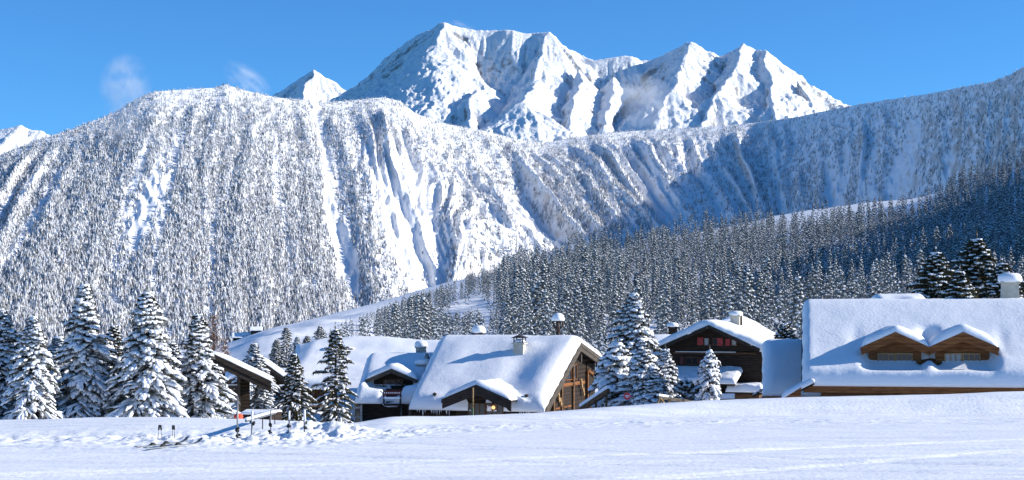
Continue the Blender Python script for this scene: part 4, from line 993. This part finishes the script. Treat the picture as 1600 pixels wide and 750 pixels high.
# ---- small roof left behind the red-shuttered chalet
C = Chalet('chalet', 'low snow roof half hidden behind spruces left of the red-shuttered gable', 1062, 146, -7.7, -4)
C.profile([(-5, -3.2), (0, -1.9), (4, -3.2)])
C.roof(C.onx(1012, 0), C.onx(1075, 0), T=.6, seed=10)
C.walls(C.onx(1018, 0), C.onx(1070, 0), -4.4, 3.6, M['dark_wood'])
xx = C.onx(1051, .4); C.chimney(xx, .4, .8, .7, C.rz_at(.4) - .3, C.z(512, xx, .4), M['dark_wood'], cap=.42, capr=1.1)

# ---- barrel roof in shade
C = Chalet('annex', 'annex with smooth barrel-like snow roof in blue shade left of the dormer roof', 1262, 83, -6.8, -6, 'annex', 'small snow-covered outbuildings')
C.profile([(-4.6, -3.72), (-2.2, -2.2), (0, -1.42), (1.6, -1.7)])
C.roof(C.onx(1197, -2), .9, T=.5, r=.6, seed=11, noise=.02, x0f=C.onx(1195, -4.6), smooth_w=.8, lip=.05)
C.walls(C.onx(1199, -4) + .1, .8, -4.3, 1.4, M['brown_wood'])
MB().box((C.onx(1198, -4.7), -4.72, C.rz_at(-4.6) - .42), (C.onx(1232, -4.7), -4.6, C.rz_at(-4.6) - .03), M['orange_wood']).build('fascia_board', C.root)

# ---- right-hand house with two dormers
C = Chalet('chalet', 'large house with two orange timber dormers on its huge snow roof', 1257, 80, -6.8, -12)
C.profile([(-7.2, -3.02), (0, .72), (6, -2.4)])
D = []
for pxc in (1399, 1505):
    yf = -5.75; xc = C.onx(pxc, yf); hw = 1.53
    D.append((xc, yf, hw, C.z(520, xc, yf), C.z(543.5, xc, yf)))
xm = (D[0][0] + D[1][0]) / 2
def notch(X, Y, Z, E): return Z - .45 * np.exp(-((X - xm - .05) / .34) ** 2) * sstep(-5.8, -5.0, Y) * sstep(-2.9, -3.5, Y)
C.roof(0, 24, T=.6, r=.42, seed=12, wobk=.3, noise=.04, x0f=.15, mt=M['orange_wood'], barge=M['fascia'], bh=.2, lip=.0,
       bumps=[*[ramp_bump(d[0], d[2], d[1], d[3], d[4], .3, front=.56) for d in D], notch, mound(xm, -6.3, 3.2, .5, .12)])
for i, d in enumerate(D):
    C.dormer(d[0], d[1], d[2], d[3], d[4], oh=.55, T=.42, mt=M['fascia'], barge=M['orange_wood'], wall=M['orange_wood'], bh=.36, bt=.10, seed=20 + i, wall_in=.3,
             wins=[(-.42, C.z(560.5, d[0], d[1] + .5), .7, .42, M['glass'] if i == 0 else M['pale_glass']), (.42, C.z(560.5, d[0], d[1] + .5), .7, .42, M['glass'])])
C.walls(.9, 23.4, -6.3, 5.3, M['brown_wood'])
MB().box((.1, -7.24, C.rz_at(-7.2) - .42), (24, -7.06, C.rz_at(-7.2) - .02), M['orange_wood']).build('fascia_board', C.root)
xx = C.onx(1578, .9); C.chimney(xx, .9, .95, .85, C.rz_at(.9) - .3, C.z(443, xx, .9), M['stucco'], cap=.46, taper=.84, capr=1.0)
# porch at the lower left corner
m = MB(); xa, xb = C.onx(1222, -7.3), C.onx(1272, -7.3); za, zb_ = C.z(623, xa, -7.3), C.z(598, xb, -7.3)
m.slab([(xa, -7.5, za), (xb, -7.5, zb_), (xb, -5.2, zb_), (xa, -5.2, za)], (0, 0, -.1), M['fascia'])
m.slab([(xa, -7.56, za - .02), (xb - .6, -7.56, za + (zb_ - za) * .72), (xb - .6, -7.56, za - .8), (xa + .02, -7.56, za - .8)], (0, .08, 0), M['orange_wood'])
po = m.build('porch_roof', C.root)
xs, ex = edge_axis(xa, xb, .3, 18, .05); ys, ey = edge_axis(-7.5, -5.2, .3, 16, .05); Xg, Yg = np.meshgrid(xs, ys); EX, EY = np.meshgrid(ex, ey)
Z = za + (zb_ - za) * (Xg - xa) / (xb - xa) + .01 + .3 * EX * EY
obj('snow_cover', mesh_np('snow_cover', np.stack([Xg, Yg, Z], -1).reshape(-1, 3), grid_faces(len(ys), len(xs)), [M['roof_snow']], smooth=True), po)
# ---- roof behind it
C = Chalet('chalet', 'snow-covered roof peeping over the ridge of the right-hand dormer roof', 1440, 112, -6.5, -2)
C.profile([(-4, .4), (0, 1.65), (4, .4)])
C.roof(C.onx(1366, 0), C.onx(1440, 0), T=.42, seed=13, bumps=[mound(C.onx(1425, -2), -2.6, .9, 1.2, .3)])
C.walls(C.onx(1372, 0), C.onx(1436, 0), -3.6, 3.6, M['dark_wood'])

# ---- tiny farm barns far down the white slope
for px, w_, lab in ((356, 3.4, 'lowest of the tiny snow-roofed barns on the far white slope'), (374, 5.2, 'largest tiny dark barn on the far white slope edge'), (386, 3.6, 'tiny barn right of the largest on the far white slope'), (400, 4.2, 'uppermost tiny barn on the far white slope')):
    Y = 640; x = PX(px, Y); zb = gz(x, Y) - .5; h = w_ * .42
    C = Chalet('barn', lab, px, Y, zb, 12, 'barn', 'tiny barns on the far slope')
    C.profile([(-w_ * .45, zb + h), (0, zb + h * 1.9), (w_ * .45, zb + h)])
    C.roof(-w_ * .6, w_ * .6, T=.35, r=.4, seed=px % 7, mt=M['dark_wood'])
    C.walls(-w_ * .5, w_ * .5, -w_ * .4, w_ * .4, M['dark_wood'])

# ------------------------------------------------------------------ small things
def lantern(px, Y, ztop, zb, label):
    x = PX(px, Y); root = empty('lantern_post', (x, Y, zb), 0, label, 'lantern'); H = ztop - zb
    MB().tube([(0, 0, 0), (0, 0, H - 1.2)], .15, M['iron'], 8).build('post', root)
    a = MB(); a.tube([(0, 0, H - 1.3), (0, 0, H - .62)], [.16, .12], M['iron'], 8)
    for k in (-1, 1): a.tube([(0, 0, H - 1.15), (k * .28, 0, H - .95), (k * .38, 0, H - .62)], [.08, .06, .05], M['iron'], 6)
    for k in (-1, 1): a.tube([(0, 0, H - 1.1), (0, k * .28, H - .92), (0, k * .36, H - .62)], [.08, .06, .05], M['iron'], 6)
    a.lathe([(.36, H - .62), (.42, H - .58), (.36, H - .54)], M['iron'], n=14); a.build('bracket', root)
    MB().lathe([(.40, H - .545), (.45, H - .5), (.44, H - .36), (.36, H - .16), (.22, H - .04), (.08, H)], M['lump_snow'], n=18, wob=.03).build('snow_cap', root)
lantern(872, 106, PZ(489, 106), -7.9, 'dark lantern post with forked arms and snow dome behind the central ridge')
# flag pole before the entrance gable
x, Y = PX(739, 87), 87; r_ = empty('flagpole', (x, Y, gz(x, Y)), 0, 'thin green and yellow pole in front of the wide entrance gable', 'pole')
h = PZ(606, Y) - gz(x, Y); MB().tube([(0, 0, -.3), (0, 0, h * .72)], .045, M['green_pole'], 8).build('shaft', r_)
MB().tube([(0, 0, h * .72), (0, 0, h)], .045, M['pale_wood'], 8).build('tip', r_)
# red round sign
x, Y = PX(980, 78), 78; zb = gz(x, Y); r_ = empty('road_sign', (x, Y, zb), 0, 'small round red sign with white marks in front of the snow-padded spruce', 'sign')
zc = PZ(619, Y) - zb; MB().tube([(0, 0, -.3), (0, 0, zc)], .028, M['metal'], 8).build('post', r_)
def disc(mb, r, y0, y1, mt, zc, n=28):
    v = [(r * math.cos(6.2832 * k / n), y, zc + r * math.sin(6.2832 * k / n)) for y in (y0, y1) for k in range(n)]
    mb.add(v, [tuple(range(n)), tuple(range(n, 2 * n))[::-1]] + [(k, n + k, n + (k + 1) % n, (k + 1) % n) for k in range(n)], mt)
d = MB(); disc(d, .185, -.05, -.03, M['sign_red'], zc); d_ = d.build('disc', r_)
mk = MB(); mk.box((-.115, -.056, zc - .012), (.115, -.0525, zc + .042), M['white_paint']); mk.box((-.05, -.056, zc - .075), (.05, -.0525, zc - .04), M['white_paint']); mk.build('marking', d_)
# snow-topped stair rail right of the log gable
r_ = empty('stair_rail', (PX(930, 84), 84, gz(PX(930, 84), 84)), 0, 'sloping snow-topped plank rail between log gable and snow-padded spruce', 'rail')
L0 = Vector(r_.location); a = Vector(pt(908, 640, 85)) - L0; b = Vector(pt(951, 611, 82)) - L0
MB().bar(a, b, .18, .26, M['brown_wood']).build('plank', r_); up = Vector((0, 0, .22)); MB().bar(a + up, b + up, .24, .17, M['lump_snow']).build('snow_cap', r_)
for t in (.15, .55, .92): q = a.lerp(b, t); MB().box((q.x - .06, q.y - .06, -.2), (q.x + .06, q.y + .06, q.z - .135), M['brown_wood']).build('post', r_)
# wooden rail in front of the young tree
r_ = empty('rail_fence', (PX(1055, 58), 58, gz(PX(1055, 58), 58)), 0, 'weathered wooden rail fence below the open-branched young tree', 'fence'); L0 = Vector(r_.location)
a, b = Vector(pt(1028, 620.5, 58)) - L0, Vector(pt(1085, 629, 60)) - L0
MB().bar(a, b, .10, .13, M['barge_wood']).build('rail', r_); MB().bar(a + Vector((0, 0, .09)), a.lerp(b, .25) + Vector((0, 0, .09)), .12, .08, M['lump_snow']).build('snow_cap', r_)
for p in (1031, 1047, 1068): q = Vector(pt(p, 622, 58.4)) - L0; MB().box((q.x - .05, q.y + .06, -.4), (q.x + .05, q.y + .16, q.z - .04), M['pale_wood']).build('post', r_)
for p, q_x in ((1032, 1045), (1031, 1023)): MB().bar(Vector(pt(p, 623, 57.8)) - L0, Vector(pt(q_x, 640, 57.6)) - L0, .07, .07, M['pale_wood']).build('brace', r_)
# snowy ledge in front of the red-shuttered chalet
r_ = empty('low_wall', (PX(1118, 112), 112, gz(PX(1118, 112), 112)), 0, 'low dark timber wall with snow top beneath the lone shaded spruce', 'wall'); L0 = Vector(r_.location)
a, b = Vector(pt(1086, 621, 112)) - L0, Vector(pt(1147, 620, 112)) - L0
MB().box((a.x, -.2, -.6), (b.x, .2, a.z - .15), M['dark_wood']).build('boards', r_); MB().bar(a + Vector((0, 0, .06)), b + Vector((0, 0, .06)), .6, .36, M['lump_snow']).build('snow_cap', r_)

# low shed roof by the path
C = Chalet('shed', 'low dark shed roof edged with snow behind the marker poles', 400, 62, -5.6, -16, 'shed', 'small snow-covered outbuildings')
C.profile([(-.5, PZ(645, 62)), (0, PZ(641, 62)), (.5, PZ(643, 62))])
C.roof(C.onx(384, 0), C.onx(432, 0), T=.05, r=.05, seed=15, thick=.34, mt=M['dark_wood'], lip=0, ov=.03)
C.walls(C.onx(387, 0), C.onx(428, 0), -.4, .4, M['dark_wood'])
# marker poles with rolled net, at the churned snow
def marker(px, Y, top, label, clumps, white=.0, lean=0.0, mt=None, r=.022):
    x = PX(px, Y); zb = gz(x, Y); root = empty('marker_pole', (x, Y, zb), 0, label, 'pole', 'piste marker poles with bundled netting'); h = PZ(top, Y) - zb
    MB().tube([(0, 0, -.3), (lean * h, 0, h * (1 - white))], r, mt or M['metal'], 8).build('shaft', root)
    if white: MB().tube([(lean * h * (1 - white), 0, h * (1 - white)), (lean * h, 0, h)], r * 1.1, M['white_paint'], 8).build('snow_cover', root)
    rr = random.Random(int(px))
    for py in clumps:
        z = PZ(py, Y) - zb; m = MB()
        for k in range(4):
            c = (rr.uniform(-.035, .035), rr.uniform(-.035, .035), z + rr.uniform(-.04, .04)); v = [(c[0] + p[0] * .034 * rr.uniform(.7, 1.5), c[1] + p[1] * .03, c[2] + p[2] * .04 * rr.uniform(.6, 1.3)) for p in ICO_V]
            m.add(v, [tuple(f) for f in ICO_F], M['black'])
        m.build('net_clip', root)
    return root
marker(371, 35.2, 619, 'tallest grey marker pole, left of the orange-red pad, with two black clips', (671, 682), r=.02)
marker(394, 36.2, 642, 'marker pole with snow-white top at the low end of the snowy bar', (662,), white=.45, r=.024)
marker(423, 36.6, 641, 'thin marker pole in the middle of the row with two small clips', (664, 675), r=.014)
marker(452, 36.0, 642, 'dark marker pole with white tip right of the thin one', (665, 676), white=.35, r=.02)
marker(477, 36.6, 640, 'rightmost marker pole wrapped in pale net', (660, 668), white=.55, r=.026, lean=-.04)
r_ = empty('barrier_bar', (PX(408, 38), 38, gz(PX(408, 38), 38)), 0, 'sloping snow-topped bar on thin posts between the marker poles', 'barrier'); L0 = Vector(r_.location)
a, b = Vector(pt(384, 658, 36.6)) - L0, Vector(pt(430, 645, 40)) - L0
MB().bar(a, b, .04, .05, M['metal']).build('bar', r_); MB().bar(a + Vector((0, 0, .05)), b + Vector((0, 0, .05)), .055, .05, M['lump_snow']).build('snow_cap', r_)
for t in (.55, .8, .985): q = a.lerp(b, t); MB().tube([(q.x, q.y, q.z - .05), (q.x, q.y, q.z - .62)], .014, M['iron'], 6).build('post', r_)
# orange-red safety pad
x, Y = PX(372.5, 44), 44; zb = PZ(664, Y); r_ = empty('safety_pad', (x, Y, zb), .2, 'orange-red padded block half buried in snow by the marker poles', 'pad')
m = MB(); m.lathe([(.10, -.3), (.125, -.25), (.13, .2), (.12, .30), (.06, .33)], M['panel'], n=18); m.build('cushion', r_)
m = MB()
for z in (-.05, .22): m.lathe([(.128, z), (.137, z + .01), (.137, z + .03), (.128, z + .04)], M['panel'], n=18)
m.build('strap', r_)
# ski poles and skis lying in the snow
def skipoles(px, Y, top, label, seed):
    x = PX(px, Y); zb = gz(x, Y); root = empty('ski_poles', (x, Y, zb), 0, label, 'ski poles', 'ski poles planted in the snow'); h = PZ(top, Y) - zb; rr = random.Random(seed)
    for k in (-1, 1):
        a, b = (k * .05 + rr.uniform(-.02, .02), 0, -.1), (k * .02, rr.uniform(-.03, .03), h)
        MB().tube([a, b], .009, M['metal'], 6).build('shaft', root)
        MB().tube([Vector(a).lerp(Vector(b), .74), b], [.019, .022], M['black'], 8).build('grip', root)
skipoles(250, 34.6, 664, 'left pair of black-gripped ski poles stuck in the snow', 1)
skipoles(271, 35.4, 664.5, 'right pair of ski poles leaning in the snow heap', 2)
def ski(px, Y, rz, label):
    x = PX(px, Y); zb = gz(x, Y) + .03; root = empty('ski', (x, Y, zb), rz, label, 'ski', 'skis lying on the snow')
    bd = MB(); n = 14
    for i in range(n):
        t0, t1 = -0.85 + 1.7 * i / n, -.85 + 1.7 * (i + 1) / n
        def zc(t): return .10 * max(0, (t - .6) / .25) ** 2 + .02 * max(0, (-t - .7) / .15) ** 2
        def wd(t): return .04 + .012 * abs(t) if t < .8 else .03
        bd.slab([(t0, -wd(t0), zc(t0)), (t1, -wd(t1), zc(t1)), (t1, wd(t1), zc(t1)), (t0, wd(t0), zc(t0))], (0, 0, .018), M['metal'])
    bd.build('board', root)
    for t in (-.32, .12):
        m = MB(); m.box((t - .07, -.032, .019), (t + .07, .032, .045), M['black']); m.box((t - .035, -.028, .046), (t + .035, .028, .07), M['black']); m.build('binding', root)
ski(254, 32.2, math.radians(64), 'farther grey ski with black binding lying on the trampled snow')
ski(272, 31.6, math.radians(60), 'nearer grey ski with black binding lying beside the other')
# ------------------------------------------------------------------ wisps of cloud on the ridge
def cloud(px, py, Y, rx, rz_, ry, dens, label, seed, tilt=0.0, cut=.45):
    m = bpy.data.materials.new('cloud_vapour'); m.use_nodes = True; nt = m.node_tree; nt.nodes.clear(); N, L = nt.nodes, nt.links
    out = N.new('ShaderNodeOutputMaterial'); v = N.new('ShaderNodeVolumePrincipled'); v.inputs['Color'].default_value = (.97, .97, .98, 1); v.inputs['Anisotropy'].default_value = .2
    tc = N.new('ShaderNodeTexCoord'); ln = N.new('ShaderNodeVectorMath'); ln.operation = 'LENGTH'; L.new(tc.outputs['Object'], ln.inputs[0])
    mr = N.new('ShaderNodeMapRange'); mr.inputs['From Min'].default_value = .98; mr.inputs['From Max'].default_value = .1; L.new(ln.outputs['Value'], mr.inputs['Value'])
    z = N.new('ShaderNodeTexNoise'); z.noise_dimensions = '4D'; z.inputs['W'].default_value = seed; z.inputs['Scale'].default_value = 1.5; z.inputs['Detail'].default_value = 5; z.inputs['Roughness'].default_value = .6; L.new(tc.outputs['Object'], z.inputs['Vector'])
    m2 = N.new('ShaderNodeMapRange'); m2.inputs['From Min'].default_value = cut; m2.inputs['From Max'].default_value = .75; L.new(z.outputs['Fac'], m2.inputs['Value'])
    mu = N.new('ShaderNodeMath'); mu.operation = 'MULTIPLY'; L.new(mr.outputs['Result'], mu.inputs[0]); L.new(m2.outputs['Result'], mu.inputs[1])
    mk = N.new('ShaderNodeMath'); mk.operation = 'MULTIPLY'; L.new(mu.outputs[0], mk.inputs[0]); mk.inputs[1].default_value = dens
    L.new(mk.outputs[0], v.inputs['Density']); L.new(v.outputs[0], out.inputs['Volume'])
    V = []; Fc = []; nu, nv = 24, 12
    for j in range(nv + 1):
        for i in range(nu): a, b = 6.28319 * i / nu, math.pi * j / nv; V.append((math.sin(b) * math.cos(a), math.sin(b) * math.sin(a), math.cos(b)))
    for j in range(nv):
        for i in range(nu): Fc.append((j * nu + i, (j + 1) * nu + i, (j + 1) * nu + (i + 1) % nu, j * nu + (i + 1) % nu))
    me = bpy.data.meshes.new('cloud'); me.from_pydata(V, [], Fc); me.materials.append(m); me.update()
    o = obj('cloud', me, None, pt(px, py, Y)); o.scale = (rx, ry, rz_); o.rotation_euler = (0, tilt, 0)
    return tag(o, label, 'cloud', kind='stuff')
cloud(196, 132, 3650, 66, 80, 60, .040, 'thin pinkish wisp rising above the left shoulder of the wooded mountain', 9.3, .2, .42)
cloud(212, 196, 3250, 100, 70, 60, .016, 'thin veil of mist on the trees below the left wisp', 2.0)
cloud(384, 124, 3650, 74, 36, 50, .034, 'slanting thin wisp beside the top of the wooded mountain', 3.0, .55)
cloud(378, 172, 3350, 60, 46, 50, .010, 'faint mist below the slanting wisp', 4.0)
cloud(1000, 158, 6300, 190, 120, 150, .017, 'small hazy cloud drifting in front of the rocky massif', 5.0, .3)
cloud(722, 40, 7900, 90, 26, 60, .012, 'blown snow plume at the summit of the massif', 6.0, .3)
cloud(330, 226, 3200, 120, 24, 50, .004, 'barely visible mist band across the wooded mountain', 7.0)
